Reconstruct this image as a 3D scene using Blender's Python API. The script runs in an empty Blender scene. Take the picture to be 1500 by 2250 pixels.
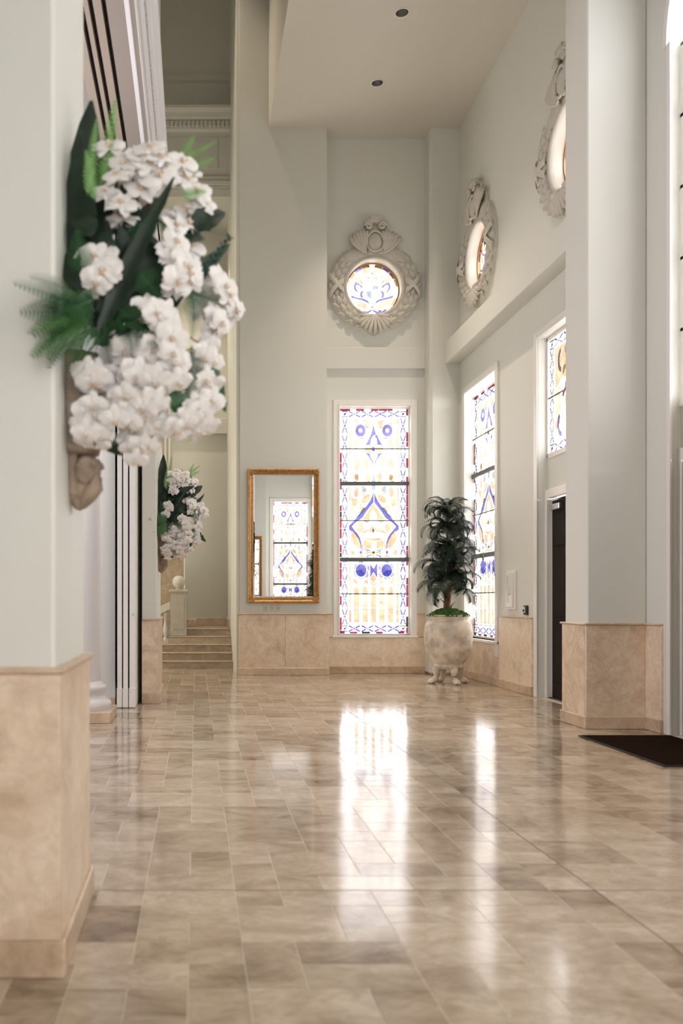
import bpy, math, random
from mathutils import Vector, Matrix, Euler
R = random.Random(7)
PI = math.pi
sc = bpy.context.scene
COL = sc.collection

# ------------------------------------------------------------ camera, world, exposure
F = 1850.0                                   # focal length in pixels of the 1500 x 2250 frame
CX, CY, CH = 430.0, 1318.0, 1.35
cd = bpy.data.cameras.new('camera'); cam = bpy.data.objects.new('camera', cd); COL.objects.link(cam)
cd.sensor_fit = 'HORIZONTAL'; cd.sensor_width = 24.0; cd.lens = 24.0 * F / 1500.0
cd.shift_x = (750 - CX) / 1500.0; cd.shift_y = (CY - 1125) / 1500.0
cam.location = (0, 0, CH); cam.rotation_euler = (PI / 2, 0, 0)
cd.clip_start = 0.05; cd.clip_end = 200
cd.dof.use_dof = True; cd.dof.focus_distance = 14.0; cd.dof.aperture_fstop = 1.75
sc.camera = cam
WS = 14.0                                    # overcast sky
wd = bpy.data.worlds.new('sky'); sc.world = wd; wd.use_nodes = True
bg = wd.node_tree.nodes['Background']
bg.inputs[0].default_value = (1.0, 0.99, 0.985, 1); bg.inputs[1].default_value = WS
vs = sc.view_settings
vs.view_transform = 'Standard'; vs.look = 'None'; vs.gamma = 1.0; vs.use_curve_mapping = False
vs.exposure = 1.7
cy = sc.cycles
cy.max_bounces = 10; cy.diffuse_bounces = 6; cy.glossy_bounces = 4; cy.transparent_max_bounces = 24
cy.caustics_reflective = False; cy.caustics_refractive = False; cy.sample_clamp_indirect = 6.0

def portal(loc, sx, sy, rot):
    l = bpy.data.lights.new('portal', 'AREA'); l.shape = 'RECTANGLE'; l.size = sx; l.size_y = sy
    l.cycles.is_portal = True
    o = bpy.data.objects.new('portal', l); COL.objects.link(o); o.location = loc; o.rotation_euler = rot
RX = (PI / 2, 0, PI / 2)                     # faces -X
for y0, y1, z0, z1 in ((13.22, 14.72, .7, 4.95), (9.55, 11.63, 3.3, 4.95), (5.8, 8.42, 3.3, 8.2), (2.59, 4.67, 3.3, 4.95), (-.5, 1.0, .7, 4.95),
                       (13.5, 14.5, 6.58, 7.58), (10.1, 11.1, 6.58, 7.58)):
    portal((4.98, (y0 + y1) / 2, (z0 + z1) / 2), y1 - y0, z1 - z0, RX)
portal((3.29, 15.72, 2.8), 1.31, 4.2, (-PI / 2, 0, 0)); portal((3.265, 15.72, 7.08), 1.0, 1.0, (-PI / 2, 0, 0))
portal((3.29, -1.5, 2.8), 1.31, 4.2, (PI / 2, 0, 0))
portal((.15, -1.72, 2.0), 1.1, 3.7, (PI / 2, 0, 0))         # unseen front opening, added to light the lobby from behind the camera
portal((-3.25, 16.2, 6.5), 1.4, 3.0, (PI / 2, 0, -PI / 2)); portal((-3.25, 16.2, 2.4), 2.0, 2.6, (PI / 2, 0, -PI / 2)); portal((-5.25, 7.0, 3.6), 4.0, 4.0, (PI / 2, 0, -PI / 2))   # unseen stair hall and chapel openings, added to let light in

def down(loc, watt, name):
    l = bpy.data.lights.new(name, 'SPOT'); l.energy = watt; l.color = (1.0, .84, .66); l.spot_size = 1.3; l.spot_blend = .9; l.shadow_soft_size = .07
    o = bpy.data.objects.new(name, l); COL.objects.link(o); o.location = loc
for y, w_ in ((13.78, 170), (12.13, 120), (10.48, 50), (8.83, 40), (7.18, 50), (5.5, 110), (3.85, 150)): down((2.97, y, 9.80), w_, 'downlight_and_fill_spot')   # two fitted downlights; the rest are unseen spots added to brighten the floor
l_ = bpy.data.lights.new('chapel_fill', 'POINT'); l_.energy = 62; l_.color = (.97, .95, 1.0); l_.shadow_soft_size = .3
lo = bpy.data.objects.new('chapel_fill', l_); COL.objects.link(lo); lo.location = (-2.1, 7.8, 4.2)   # unseen fill light added for the chapel wall and panels, behind the nearer pier
down((-.1, 18.6, 9.9), 170, 'gallery_fill'); down((-.4, 14.6, 14.4), 240, 'hall_fill')  # unseen fill spots, added to brighten the steps and hall walls

# ------------------------------------------------------------ helpers
class MB:
    def __init__(s): s.v = []; s.f = []; s.m = []
    def add(s, vs, fs, m=0):
        o = len(s.v); s.v += [tuple(p) for p in vs]; s.f += [tuple(i + o for i in f) for f in fs]; s.m += [m] * len(fs); return s
    def box(s, x0, x1, y0, y1, z0, z1, m=0):
        return s.add([(x0,y0,z0),(x1,y0,z0),(x1,y1,z0),(x0,y1,z0),(x0,y0,z1),(x1,y0,z1),(x1,y1,z1),(x0,y1,z1)],
                     [(3,2,1,0),(4,5,6,7),(0,1,5,4),(1,2,6,5),(2,3,7,6),(3,0,4,7)], m)
    def cbox(s, x0, x1, y0, y1, z0, z1, c=.004, m=0):        # box with chamfered edges
        p = []
        for (z, i) in ((z0, c), (z0 + c, 0), (z1 - c, 0), (z1, c)):
            a, b, d, e = x0 + i, x1 - i, y0 + i, y1 - i
            k = c if i == 0 else 0
            p += [(a+k,d,z),(b-k,d,z),(b,d+k,z),(b,e-k,z),(b-k,e,z),(a+k,e,z),(a,e-k,z),(a,d+k,z)]
        fs = [tuple(range(7, -1, -1)), tuple(range(24, 32))]
        for r in range(3):
            for k in range(8):
                fs.append((r*8+k, r*8+(k+1)%8, r*8+8+(k+1)%8, r*8+8+k))
        return s.add(p, fs, m)
    def prism(s, poly, axis, a, b, m=0):
        n = len(poly)
        g = {'y': lambda p, t: (p[0], t, p[1]), 'x': lambda p, t: (t, p[0], p[1]), 'z': lambda p, t: (p[0], p[1], t)}[axis]
        vs = [g(p, a) for p in poly] + [g(p, b) for p in poly]
        return s.add(vs, [tuple(range(n)), tuple(range(2*n-1, n-1, -1))] + [(i, i+n, (i+1)%n+n, (i+1)%n) for i in range(n)], m)
    def lathe(s, prof, n=32, c=(0,0,0), a0=0, a1=2*PI, m=0, ax='z', sx=1, sy=1):
        full = abs(a1 - a0 - 2*PI) < 1e-6; k = n if full else n + 1; vs = []
        for r, z in prof:
            for i in range(k):
                t = a0 + (a1 - a0) * i / n
                q = (r*math.cos(t)*sx, r*math.sin(t)*sy)
                vs.append((c[0]+q[0], c[1]+q[1], c[2]+z) if ax == 'z' else (c[0]+q[0], c[1]+z, c[2]+q[1]))
        fs = []
        for j in range(len(prof)-1):
            for i in range(n):
                i2 = (i+1) % k
                fs.append((j*k+i, j*k+i2, (j+1)*k+i2, (j+1)*k+i))
        return s.add(vs, fs, m)
    def tube(s, pts, rad, n=6, m=0, flat=1.0, up=(0,0,1)):
        pts = [Vector(p) for p in pts]; vs = []; N = len(pts)
        for i, p in enumerate(pts):
            d = (pts[min(i+1, N-1)] - pts[max(i-1, 0)]).normalized()
            u = Vector(up)
            if abs(d.dot(u)) > .95: u = Vector((0,1,0)) if abs(d.y) < .9 else Vector((1,0,0))
            a = d.cross(u).normalized(); b = a.cross(d)
            r = rad[i] if isinstance(rad, (list, tuple)) else rad
            for k in range(n):
                t = 2*PI*k/n
                vs.append(p + a*(r*math.cos(t)) + b*(r*flat*math.sin(t)))
        fs = [(i*n+k, i*n+(k+1)%n, (i+1)*n+(k+1)%n, (i+1)*n+k) for i in range(N-1) for k in range(n)]
        fs += [tuple(range(n-1, -1, -1)), tuple((N-1)*n+k for k in range(n))]
        return s.add(vs, fs, m)
    def ball(s, c, r, rot=None, nu=10, nv=6, m=0):
        r = (r, r, r) if not isinstance(r, tuple) else r
        M = rot.to_matrix() if rot else Matrix.Identity(3); vs = []; c = Vector(c)
        for j in range(1, nv):
            t = PI*j/nv
            for i in range(nu):
                q = 2*PI*i/nu
                vs.append(c + M @ Vector((r[0]*math.sin(t)*math.cos(q), r[1]*math.sin(t)*math.sin(q), r[2]*math.cos(t))))
        vs += [c + M @ Vector((0,0,r[2])), c + M @ Vector((0,0,-r[2]))]
        a, b = (nv-1)*nu, (nv-1)*nu+1
        fs = [(j*nu+i, (j+1)*nu+i, (j+1)*nu+(i+1)%nu, j*nu+(i+1)%nu) for j in range(nv-2) for i in range(nu)]
        fs += [(a, i, (i+1)%nu) for i in range(nu)] + [(b, (nv-2)*nu+(i+1)%nu, (nv-2)*nu+i) for i in range(nu)]
        return s.add(vs, fs, m)
    def holed(s, a0, a1, z0, z1, ca, cz, r, axis, t0, t1, n=48, m=0):   # slab with a round hole through it
        ci, sq = [], []
        for i in range(n):
            t = 2*PI*i/n; dx, dz = math.cos(t), math.sin(t)
            ci.append((ca + r*dx, cz + r*dz))
            k = min([(a1-ca)/dx if dx > 1e-9 else 1e9, (a0-ca)/dx if dx < -1e-9 else 1e9, (z1-cz)/dz if dz > 1e-9 else 1e9, (z0-cz)/dz if dz < -1e-9 else 1e9])
            sq.append([ca + k*dx, cz + k*dz])
        for (A, Z) in ((a0,z0),(a0,z1),(a1,z0),(a1,z1)):               # snap the nearest to each corner
            j = min(range(n), key=lambda i: (sq[i][0]-A)**2 + (sq[i][1]-Z)**2); sq[j] = [A, Z]
        g = {'y': lambda p, t: (p[0], t, p[1]), 'x': lambda p, t: (t, p[0], p[1]), 'z': lambda p, t: (p[0], p[1], t)}[axis]
        vs = [g(p, t0) for p in ci] + [g(p, t0) for p in sq] + [g(p, t1) for p in ci] + [g(p, t1) for p in sq]
        fs = []
        for i in range(n):
            j = (i+1) % n
            fs += [(i, j, n+j, n+i), (2*n+i, 3*n+i, 3*n+j, 2*n+j), (i, 2*n+i, 2*n+j, j), (n+i, n+j, 3*n+j, 3*n+i)]
        return s.add(vs, fs, m)
    def mesh(s, name, mats, smooth=None, tone=None):
        me = bpy.data.meshes.new(name); me.from_pydata(s.v, [], s.f)
        for q in (mats if isinstance(mats, (list, tuple)) else [mats]): me.materials.append(q)
        if any(s.m): me.polygons.foreach_set('material_index', s.m)
        if smooth is not None:
            me.shade_smooth()
            if smooth < 179: me.set_sharp_from_angle(angle=math.radians(smooth))
        if tone is not None:
            a = me.attributes.new('tone', 'FLOAT_COLOR', 'POINT')
            if isinstance(tone, list): a.data.foreach_set('color', [c for t in tone for c in t])
            else: a.data.foreach_set('color', list(tone) * len(s.v))
        me.update(); return me
    def build(s, name, mats, parent=None, smooth=None, tone=None, loc=(0,0,0), rot=(0,0,0)):
        return link(name, s.mesh(name, mats, smooth, tone), parent, loc, rot)

def link(name, me, parent=None, loc=(0,0,0), rot=(0,0,0), scale=None):
    o = bpy.data.objects.new(name, me); COL.objects.link(o); o.location = loc; o.rotation_euler = rot
    if scale is not None: o.scale = scale if isinstance(scale, (tuple, list)) else (scale,)*3
    if parent: o.parent = parent
    return o
def empty(name, loc=(0,0,0), rot=(0,0,0), scale=(1,1,1)):
    o = bpy.data.objects.new(name, None); COL.objects.link(o); o.location = loc; o.rotation_euler = rot; o.scale = scale; o.empty_display_size = .1; return o
def tag(o, label, cat, group=None):
    o['label'] = label; o['category'] = cat; o['kind'] = 'thing'
    if group: o['group'] = group
    return o
def struct(o): o['kind'] = 'structure'; return o
def stuff(o): o['kind'] = 'stuff'; return o
def rtone(): return (R.random(), R.random(), R.random(), 1)

# ------------------------------------------------------------ materials
def mat(name, col, rough=.5, metal=0.0, bump=0.0, bscale=40, var=0.0, vscale=6, spec=.5, coat=0.0, sheen=0.0):
    m = bpy.data.materials.new(name); m.use_nodes = True; nt = m.node_tree; b = nt.nodes['Principled BSDF']
    b.inputs['Base Color'].default_value = (*col, 1); b.inputs['Roughness'].default_value = rough; b.inputs['Metallic'].default_value = metal
    b.inputs['Specular IOR Level'].default_value = spec; b.inputs['Coat Weight'].default_value = coat; b.inputs['Sheen Weight'].default_value = sheen
    if var or bump: tc = nt.nodes.new('ShaderNodeTexCoord')
    if var:
        n = nt.nodes.new('ShaderNodeTexNoise'); n.inputs['Scale'].default_value = vscale; n.inputs['Detail'].default_value = 5
        nt.links.new(tc.outputs['Object'], n.inputs['Vector'])
        r = nt.nodes.new('ShaderNodeValToRGB'); r.color_ramp.elements[0].position = .3; r.color_ramp.elements[1].position = .7
        r.color_ramp.elements[0].color = (*[c*(1-var) for c in col], 1); r.color_ramp.elements[1].color = (*[min(1, c*(1+var)) for c in col], 1)
        nt.links.new(n.outputs['Fac'], r.inputs['Fac']); nt.links.new(r.outputs['Color'], b.inputs['Base Color'])
    if bump:
        n2 = nt.nodes.new('ShaderNodeTexNoise'); n2.inputs['Scale'].default_value = bscale; n2.inputs['Detail'].default_value = 3
        nt.links.new(tc.outputs['Object'], n2.inputs['Vector'])
        bp = nt.nodes.new('ShaderNodeBump'); bp.inputs['Strength'].default_value = bump; bp.inputs['Distance'].default_value = .01
        nt.links.new(n2.outputs['Fac'], bp.inputs['Height']); nt.links.new(bp.outputs['Normal'], b.inputs['Normal'])
    return m

def stone(name, stops, rough, scale, tonefac=.5, vein=.5, bands=(1, 1, 1), rvar=.0, spec=.5):
    """travertine: cloudy noise broken at every slab by its own tone, thin veins, slight relief"""
    m = bpy.data.materials.new(name); m.use_nodes = True; nt = m.node_tree; N = nt.nodes.new; L = nt.links.new; b = nt.nodes['Principled BSDF']
    at = N('ShaderNodeAttribute'); at.attribute_name = 'tone'
    ge = N('ShaderNodeNewGeometry')
    sh = N('ShaderNodeVectorMath'); sh.operation = 'MULTIPLY_ADD'; sh.inputs[1].default_value = (31, 23, 17); L(at.outputs['Vector'], sh.inputs[0]); 
    sc_ = N('ShaderNodeVectorMath'); sc_.operation = 'MULTIPLY'; sc_.inputs[1].default_value = bands; L(ge.outputs['Position'], sc_.inputs[0]); L(sc_.outputs[0], sh.inputs[2])
    n1 = N('ShaderNodeTexNoise'); n1.inputs['Scale'].default_value = scale; n1.inputs['Detail'].default_value = 6; n1.inputs['Roughness'].default_value = .62; n1.inputs['Distortion'].default_value = .8
    L(sh.outputs[0], n1.inputs['Vector'])
    sep = N('ShaderNodeSeparateColor'); L(at.outputs['Color'], sep.inputs[0])
    mm = N('ShaderNodeMath'); mm.operation = 'MULTIPLY_ADD'; mm.inputs[1].default_value = tonefac; L(sep.outputs[0], mm.inputs[0])
    m2 = N('ShaderNodeMath'); m2.operation = 'ADD'; m2.inputs[1].default_value = -tonefac/2; L(n1.outputs['Fac'], m2.inputs[0]); L(m2.outputs[0], mm.inputs[2])
    cr = N('ShaderNodeValToRGB'); e = cr.color_ramp.elements
    e[0].position, e[0].color = stops[0][0], (*stops[0][1], 1); e[1].position, e[1].color = stops[-1][0], (*stops[-1][1], 1)
    for p, c in stops[1:-1]: q = e.new(p); q.color = (*c, 1)
    L(mm.outputs[0], cr.inputs['Fac'])
    n2 = N('ShaderNodeTexNoise'); n2.inputs['Scale'].default_value = scale*3.1; n2.inputs['Detail'].default_value = 8; n2.inputs['Roughness'].default_value = .7; n2.inputs['Distortion'].default_value = 1.5
    L(sh.outputs[0], n2.inputs['Vector'])
    r2 = N('ShaderNodeValToRGB'); r2.color_ramp.elements[0].position = .36; r2.color_ramp.elements[1].position = .6
    r2.color_ramp.elements[0].color = (.55, .5, .44, 1); r2.color_ramp.elements[1].color = (1, 1, 1, 1); L(n2.outputs['Fac'], r2.inputs['Fac'])
    mx = N('ShaderNodeMix'); mx.data_type = 'RGBA'; mx.blend_type = 'MULTIPLY'; mx.inputs['Factor'].default_value = vein
    L(cr.outputs['Color'], mx.inputs['A']); L(r2.outputs['Color'], mx.inputs['B']); L(mx.outputs['Result'], b.inputs['Base Color'])
    b.inputs['Roughness'].default_value = rough; b.inputs['Specular IOR Level'].default_value = spec
    if rvar:
        ma = N('ShaderNodeMath'); ma.operation = 'MULTIPLY_ADD'; ma.inputs[1].default_value = rvar; ma.inputs[2].default_value = rough; L(n2.outputs['Fac'], ma.inputs[0]); L(ma.outputs[0], b.inputs['Roughness'])
    return m

def glass(name, T):                           # T: transmission of one plate (two faces)
    m = bpy.data.materials.new(name); m.use_nodes = True; nt = m.node_tree; nt.nodes.clear(); N = nt.nodes.new; L = nt.links.new
    o = N('ShaderNodeOutputMaterial'); t = N('ShaderNodeBsdfTransparent'); g = N('ShaderNodeBsdfGlossy'); x = N('ShaderNodeMixShader')
    ge = N('ShaderNodeNewGeometry'); n = N('ShaderNodeTexNoise'); n.inputs['Scale'].default_value = 9; n.inputs['Detail'].default_value = 2; L(ge.outputs['Position'], n.inputs['Vector'])
    r = N('ShaderNodeValToRGB'); c = [math.sqrt(max(1e-4, q)) for q in T]
    r.color_ramp.elements[0].position = .3; r.color_ramp.elements[1].position = .7
    r.color_ramp.elements[0].color = (*[q*.92 for q in c], 1); r.color_ramp.elements[1].color = (*[min(1, q*1.06) for q in c], 1)
    L(n.outputs['Fac'], r.inputs['Fac']); L(r.outputs['Color'], t.inputs['Color'])
    g.inputs['Roughness'].default_value = .12; x.inputs[0].default_value = .04
    L(t.outputs[0], x.inputs[1]); L(g.outputs[0], x.inputs[2]); L(x.outputs[0], o.inputs['Surface'])
    return m

M = {}
M['wall'] = mat('wall_paint', (.68, .68, .627), .62, bump=.04, bscale=180, spec=.3)
M['ceiling'] = mat('ceiling_paint', (.68, .645, .58), .8, spec=.2)
M['trim'] = mat('trim_paint', (.78, .75, .70), .35)
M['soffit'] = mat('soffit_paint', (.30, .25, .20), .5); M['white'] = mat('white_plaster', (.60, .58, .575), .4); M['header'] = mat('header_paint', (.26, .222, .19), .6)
M['plaster'] = mat('relief_plaster', (.60, .57, .50), .6, bump=.25, bscale=30, var=.06, vscale=9)
M['reveal'] = mat('reveal_paint', (.66, .57, .48), .5)
M['floor'] = stone('floor_travertine', [(.20, (.18, .135, .09)), (.34, (.31, .236, .165)), (.50, (.435, .35, .262)), (.72, (.56, .47, .37))], .04, 2.4, .27, .45, (1.0, 1.5, 1), .15, spec=.40)
M['grout'] = mat('grout', (.60, .54, .45), .6)
M['joint'] = mat('joint_strip', (.09, .072, .055), .6)
M['wains'] = stone('wainscot_travertine', [(.25, (.56, .42, .29)), (.45, (.76, .61, .455)), (.7, (.84, .72, .57))], .3, 3.5, .16, .38, (1, 1, 1))
M['base'] = stone('baseboard_travertine', [(.25, (.46, .335, .22)), (.5, (.62, .475, .34)), (.75, (.72, .58, .44))], .3, 4, .2, .4)
M['step'] = stone('step_travertine', [(.25, (.33, .25, .17)), (.5, (.46, .36, .25)), (.75, (.56, .46, .33))], .35, 4, .3, .5)
M['pot'] = mat('weathered_stone', (.66, .58, .48), .75, bump=.5, bscale=22, var=.30, vscale=7)
M['corbel'] = mat('carved_stone', (.27, .205, .15), .7, bump=.5, bscale=40, var=.3, vscale=14)
M['gold'] = mat('gilded_wood', (.50, .27, .10), .38, .75, bump=.4, bscale=60, var=.25, vscale=20)
M['mirror'] = mat('mirror_silver', (.88, .88, .86), .004, 1.0)
M['door'] = mat('dark_wood', (.009, .005, .003), .6, spec=.18, bump=.1, var=.3, vscale=5)
M['metal'] = mat('brushed_metal', (.55, .55, .55), .3, 1.0)
M['dmetal'] = mat('dark_metal', (.06, .05, .045), .4, .6)
M['bar'] = mat('glazing_bar', (.095, .10, .092), .5)
M['lead'] = mat('lead_came', (.10, .085, .065), .5)
M['black'] = mat('black_gap', (.012, .010, .009), .7)
M['newel'] = mat('newel_stone', (.44, .41, .34), .6, var=.08); M['plate'] = mat('ivory_plastic', (.60, .55, .46), .4)
M['mat'] = mat('brown_carpet', (.030, .019, .013), 1.0, bump=.8, bscale=220, spec=.0)
M['matb'] = mat('rubber_edge', (.010, .008, .007), .7)
M['panel'] = mat('partition_paint', (.84, .82, .79), .45)
M['petal'] = mat('orchid_petal', (.78, .755, .73), .55, var=.06, vscale=30, spec=.3)
M['lip'] = mat('orchid_lip', (.72, .55, .38), .5)
M['bud'] = mat('orchid_bud', (.42, .55, .22), .5)
M['leafd'] = mat('dark_leaf', (.006, .020, .009), .5, var=.4, vscale=12)
M['leafm'] = mat('mid_leaf', (.022, .085, .026), .45, var=.35, vscale=14)
M['leafg'] = mat('grey_leaf', (.055, .10, .075), .55, var=.25, vscale=14)
M['fernl'] = mat('light_fern', (.17, .36, .095), .5, var=.25, vscale=10)
M['fernd'] = mat('dark_fern', (.03, .12, .035), .5, var=.3, vscale=10)
M['fernb'] = mat('bright_fern', (.07, .20, .045), .5, var=.3, vscale=10); M['stem'] = mat('brown_stem', (.14, .085, .045), .6)
M['palm'] = mat('palm_leaf', (.017, .034, .019), .55, var=.45, vscale=9)
M['trunk'] = mat('palm_trunk', (.12, .065, .03), .7, bump=.8, bscale=30, var=.4, vscale=18)
M['moss'] = mat('moss', (.045, .12, .018), .95, bump=1.0, bscale=70, var=.5, vscale=25)
EXP = 2.0 ** vs.exposure
Lw = 1.9                                       # radiance of clear glass seen from inside
M['gw'] = glass('glass_clear', [Lw/WS]*3); M['gc'] = glass('glass_plain', (.11, .11, .115)); M['gx'] = glass('glass_white', (.94, .94, .94)); M['gt'] = glass('glass_tinted', (.255, .25, .25)); M['gn'] = glass('glass_neutral', (.20, .20, .20)); M['gh'] = glass('glass_warm', (.15, .138, .115)); M['gv'] = glass('glass_violet', (.085, .08, .095))
ov = lambda r, g, b: [min(1, q/Lw/EXP) for q in (r, g, b)]
M['ga'] = glass('glass_amber', ov(1.5, 1.0, .62)); M['gp'] = glass('glass_pale_amber', ov(1.8, 1.26, .92)); M['go'] = glass('glass_orange', ov(1.35, .85, .45))
M['gb'] = glass('glass_blue', ov(.34, .29, .98)); M['gl'] = glass('glass_lavender', ov(.56, .48, 1.15)); M['gd'] = glass('glass_deep_blue', ov(.13, .14, .72))
M['gr'] = glass('glass_red', ov(.72, .03, .12)); M['gk'] = glass('glass_dark', ov(.05, .045, .03)); M['gs'] = glass('glass_sky', ov(.78, .90, 1.1))

# ------------------------------------------------------------ floor
HZ = 14.6
floor = struct(MB().box(-5.3, 5.4, -1.8, 20.1, -.25, -.0011).build('floor', M['grout']))
xs = [(-1.70, 1.855, 17), (1.855, 4.72, 14)]
yr = [(.35, 3.915), (3.915, 7.48), (7.48, 11.05), (11.05, 14.61), (14.61, 16.6)]
tiles = []
for (xa, xb, nx) in xs:
    for (ya, yb) in yr:
        ny = max(1, round((yb - ya) / .198)); gx = (xb - xa) / nx; gy = (yb - ya) / ny
        occ = [[False]*ny for _ in range(nx)]
        for j in range(ny):
            for i in range(nx):
                if occ[i][j]: continue
                opts = [(2, 1)]*4 + [(1, 1)]*2 + [(1, 2)]*3 + [(2, 2)]*3
                R.shuffle(opts)
                for (a, b) in opts + [(1, 1)]:
                    if i+a <= nx and j+b <= ny and not any(occ[i+p][j+q] for p in range(a) for q in range(b)): break
                for p in range(a):
                    for q in range(b): occ[i+p][j+q] = True
                tiles.append((xa + i*gx, xa + (i+a)*gx, ya + j*gy, ya + (j+b)*gy))
def tile_geo(mb, x0, x1, y0, y1):
    g, c = .0012, .0010; tx, ty = R.uniform(-.0006, .0006), R.uniform(-.0006, .0006); mxx, myy = (x0+x1)/2, (y0+y1)/2
    h = lambda x, y: R.uniform(-.0002, 0) * 0 + tx*(x-mxx) + ty*(y-myy)
    a, b, d, e = x0+g, x1-g, y0+g, y1-g
    lo = [(a,d),(b,d),(b,e),(a,e)]; hi = [(a+c,d+c),(b-c,d+c),(b-c,e-c),(a+c,e-c)]
    mb.add([(x, y, -.0048) for x, y in lo] + [(x, y, -.0012 + h(x, y)) for x, y in lo] + [(x, y, h(x, y)) for x, y in hi],
           [(k, (k+1)%4, 4+(k+1)%4, 4+k) for k in range(4)] + [(4+k, 4+(k+1)%4, 8+(k+1)%4, 8+k) for k in range(4)] + [(8, 9, 10, 11)])
seen = lambda t: (t[2] > 2.45 and CX + F*t[0]/max(t[2], .1) < 1500 and CX + F*t[1]/max(t[3], .1) > 150)
tiles.sort(key=lambda t: (0 if seen(t) else 1, t[2]))
rest, rt = MB(), []
for k, t in enumerate(tiles):
    tn = rtone()
    if k < 300:
        mb = MB(); tile_geo(mb, *t); mb.build('tile', M['floor'], floor, tone=tn)
    else:
        n0 = len(rest.v); tile_geo(rest, *t); rt += [tn] * (len(rest.v) - n0)
stuff(rest.build('far_tiles', M['floor'], floor, tone=rt))
MB().box(-5.3, 5.4, -1.8, .349, -.0045, 0).box(-5.2, -1.701, .35, 16.6, -.0045, 0).build('plain_paving', M['floor'], floor, tone=(.5, .5, .5, 1))
jm = MB().box(1.852, 1.858, .35, 16.5, -.0045, .0004)
jm.build('expansion_joint', M['joint'], floor)
for y in (3.915, 7.48, 11.05): MB().box(-.45, 4.7, y-.003, y+.003, -.0045, .0004).build('expansion_joint', M['joint'], floor)

# ------------------------------------------------------------ wainscot pieces (slab, baseboard, cap) along a wall face
def slabs(parent, axis, face, sgn, a, b, splits=(), z0=.13, z1=1.085, cap=True, base=True, ends=(0, 0), proj=.025):
    """axis: the direction the wall runs in; face: its plane; sgn: side the room is on"""
    def bx(mb, p, q, d0, d1, z, zz, c=.003):
        u, w = sorted((face + sgn*d0, face + sgn*d1))
        return mb.cbox(p, q, u, w, z, zz, c) if axis == 'x' else mb.cbox(u, w, p, q, z, zz, c)
    cuts = [a] + list(splits) + [b]
    for p, q in zip(cuts[:-1], cuts[1:]):
        bx(MB(), p + (ends[0]*proj*-1 if p == a else .0008), q + (ends[1]*proj if q == b else -.0008), -.01, proj, z0, z1).build('panel', M['wains'], parent, tone=rtone())
    if base: bx(MB(), a - ends[0]*(proj+.018), b + ends[1]*(proj+.018), -.01, proj+.018, 0, z0+.002, .006).build('baseboard', M['base'], parent, tone=rtone())
    if cap: bx(MB(), a - ends[0]*(proj+.02), b + ends[1]*(proj+.02), -.01, proj+.02, z1, z1+.022, .007).build('cap', M['base'], parent, tone=rtone())

# ------------------------------------------------------------ back wall
YP, YR = 15.10, 15.45
wb = MB()
wb.box(.79, 2.35, YP, 15.75, 0, HZ)                                   # flat pier carrying the mirror
wb.cbox(4.195, 4.80, YP, 15.75, 0, 9.9, .05).box(4.72, 5.02, YP, 15.75, 0, 9.9)
OX0, OX1, OZ0, OZ1 = 2.64, 3.945, .70, 4.90
wb.box(2.35, OX0, YR, 15.66, 0, 5.6).box(OX1, 4.2, YR, 15.66, 0, 5.6).box(OX0, OX1, YR, 15.66, 0, OZ0).box(OX0, OX1, YR, 15.66, OZ1, 5.6)
wb.holed(2.35, 4.2, 5.6, 9.9, 3.265, 7.08, .50, 'y', YR, 15.75)
wall_back = struct(wb.build('wall_back', M['wall']))
struct(MB().cbox(2.35, 4.2, YR-.06, YR+.02, 5.58, 5.97, .008).build('trim_3', M['wall']))
slabs(wall_back, 'x', YP, -1, .79, 2.35, (1.60,), ends=(1, 1))
slabs(wall_back, 'x', YR, -1, 2.39, 4.2, (3.40,), z1=.655, cap=False)
for a, b in ((2.39, 2.515), (4.05, 4.2)): slabs(wall_back, 'x', YR, -1, a, b, z0=.665, base=False)
MB().cbox(2.50, 4.07, YR-.05, YR+.16, .655, .70, .006).build('sill', M['trim'], wall_back)
for x0, x1, z0, z1 in ((2.52, 2.64, .70, 5.02), (3.945, 4.06, .70, 5.02), (2.64, 3.945, 4.90, 5.02)):
    m = MB().cbox(x0, x1, YR-.022, YR+.01, z0, z1, .006)
    i = .03
    if x1 - x0 < .2: m.cbox((x1-i) if x0 < 3 else x0, x1 if x0 < 3 else x0+i, YR-.036, YR-.02, z0, z1 - (.12-i), .006)
    else: m.cbox(x0, x1, YR-.036, YR-.02, z0, z0+i, .006)
    m.build('casing', M['trim'], wall_back)

# ------------------------------------------------------------ right wall with its bays
XR = 4.72; XO = 4.91
wr = MB()
for y0, y1 in ((14.72, 15.75), (11.63, 13.22), (8.42, 9.55), (4.67, 5.8), (1.0, 2.59), (-1.6, -.5)): wr.box(XR, XO, y0, y1, 0, 4.95)
for y0, y1 in ((13.22, 14.72), (-.5, 1.0)): wr.box(XR, XO, y0, y1, 0, .70)
wr.holed(12.3, 15.75, 4.95, 9.9, 14.0, 7.08, .50, 'x', XR, XO).holed(8.42, 12.3, 4.95, 9.9, 10.6, 7.08, .50, 'x', XR, XO).box(XR, XO, -1.6, 5.8, 4.95, 9.9)
arc = [(7.11 + 1.31*math.cos(PI*k/24), 6.89 + 1.31*math.sin(PI*k/24)) for k in range(25)]
wr.prism([(5.8, 6.89), (5.8, 9.9), (8.42, 9.9)] + arc, 'x', XR, XO)
wall_right = struct(wr.build('wall_right', M['wall']))
struct(MB().cbox(4.47, 4.725, 9.35, 15.1, 5.58, 5.97, .008).build('trim_4', M['wall']))
slabs(wall_right, 'y', XR, -1, 11.78, 13.06, ends=(0, 0))
slabs(wall_right, 'y', XR, -1, 13.06, 15.08, (14.0,), z1=.655, cap=False, proj=.012)
slabs(wall_right, 'y', XR, -1, 14.88, 15.08, z0=.66, base=False)
slabs(wall_right, 'y', XR, -1, 8.50, 8.82, ends=(0, 0))
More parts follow.
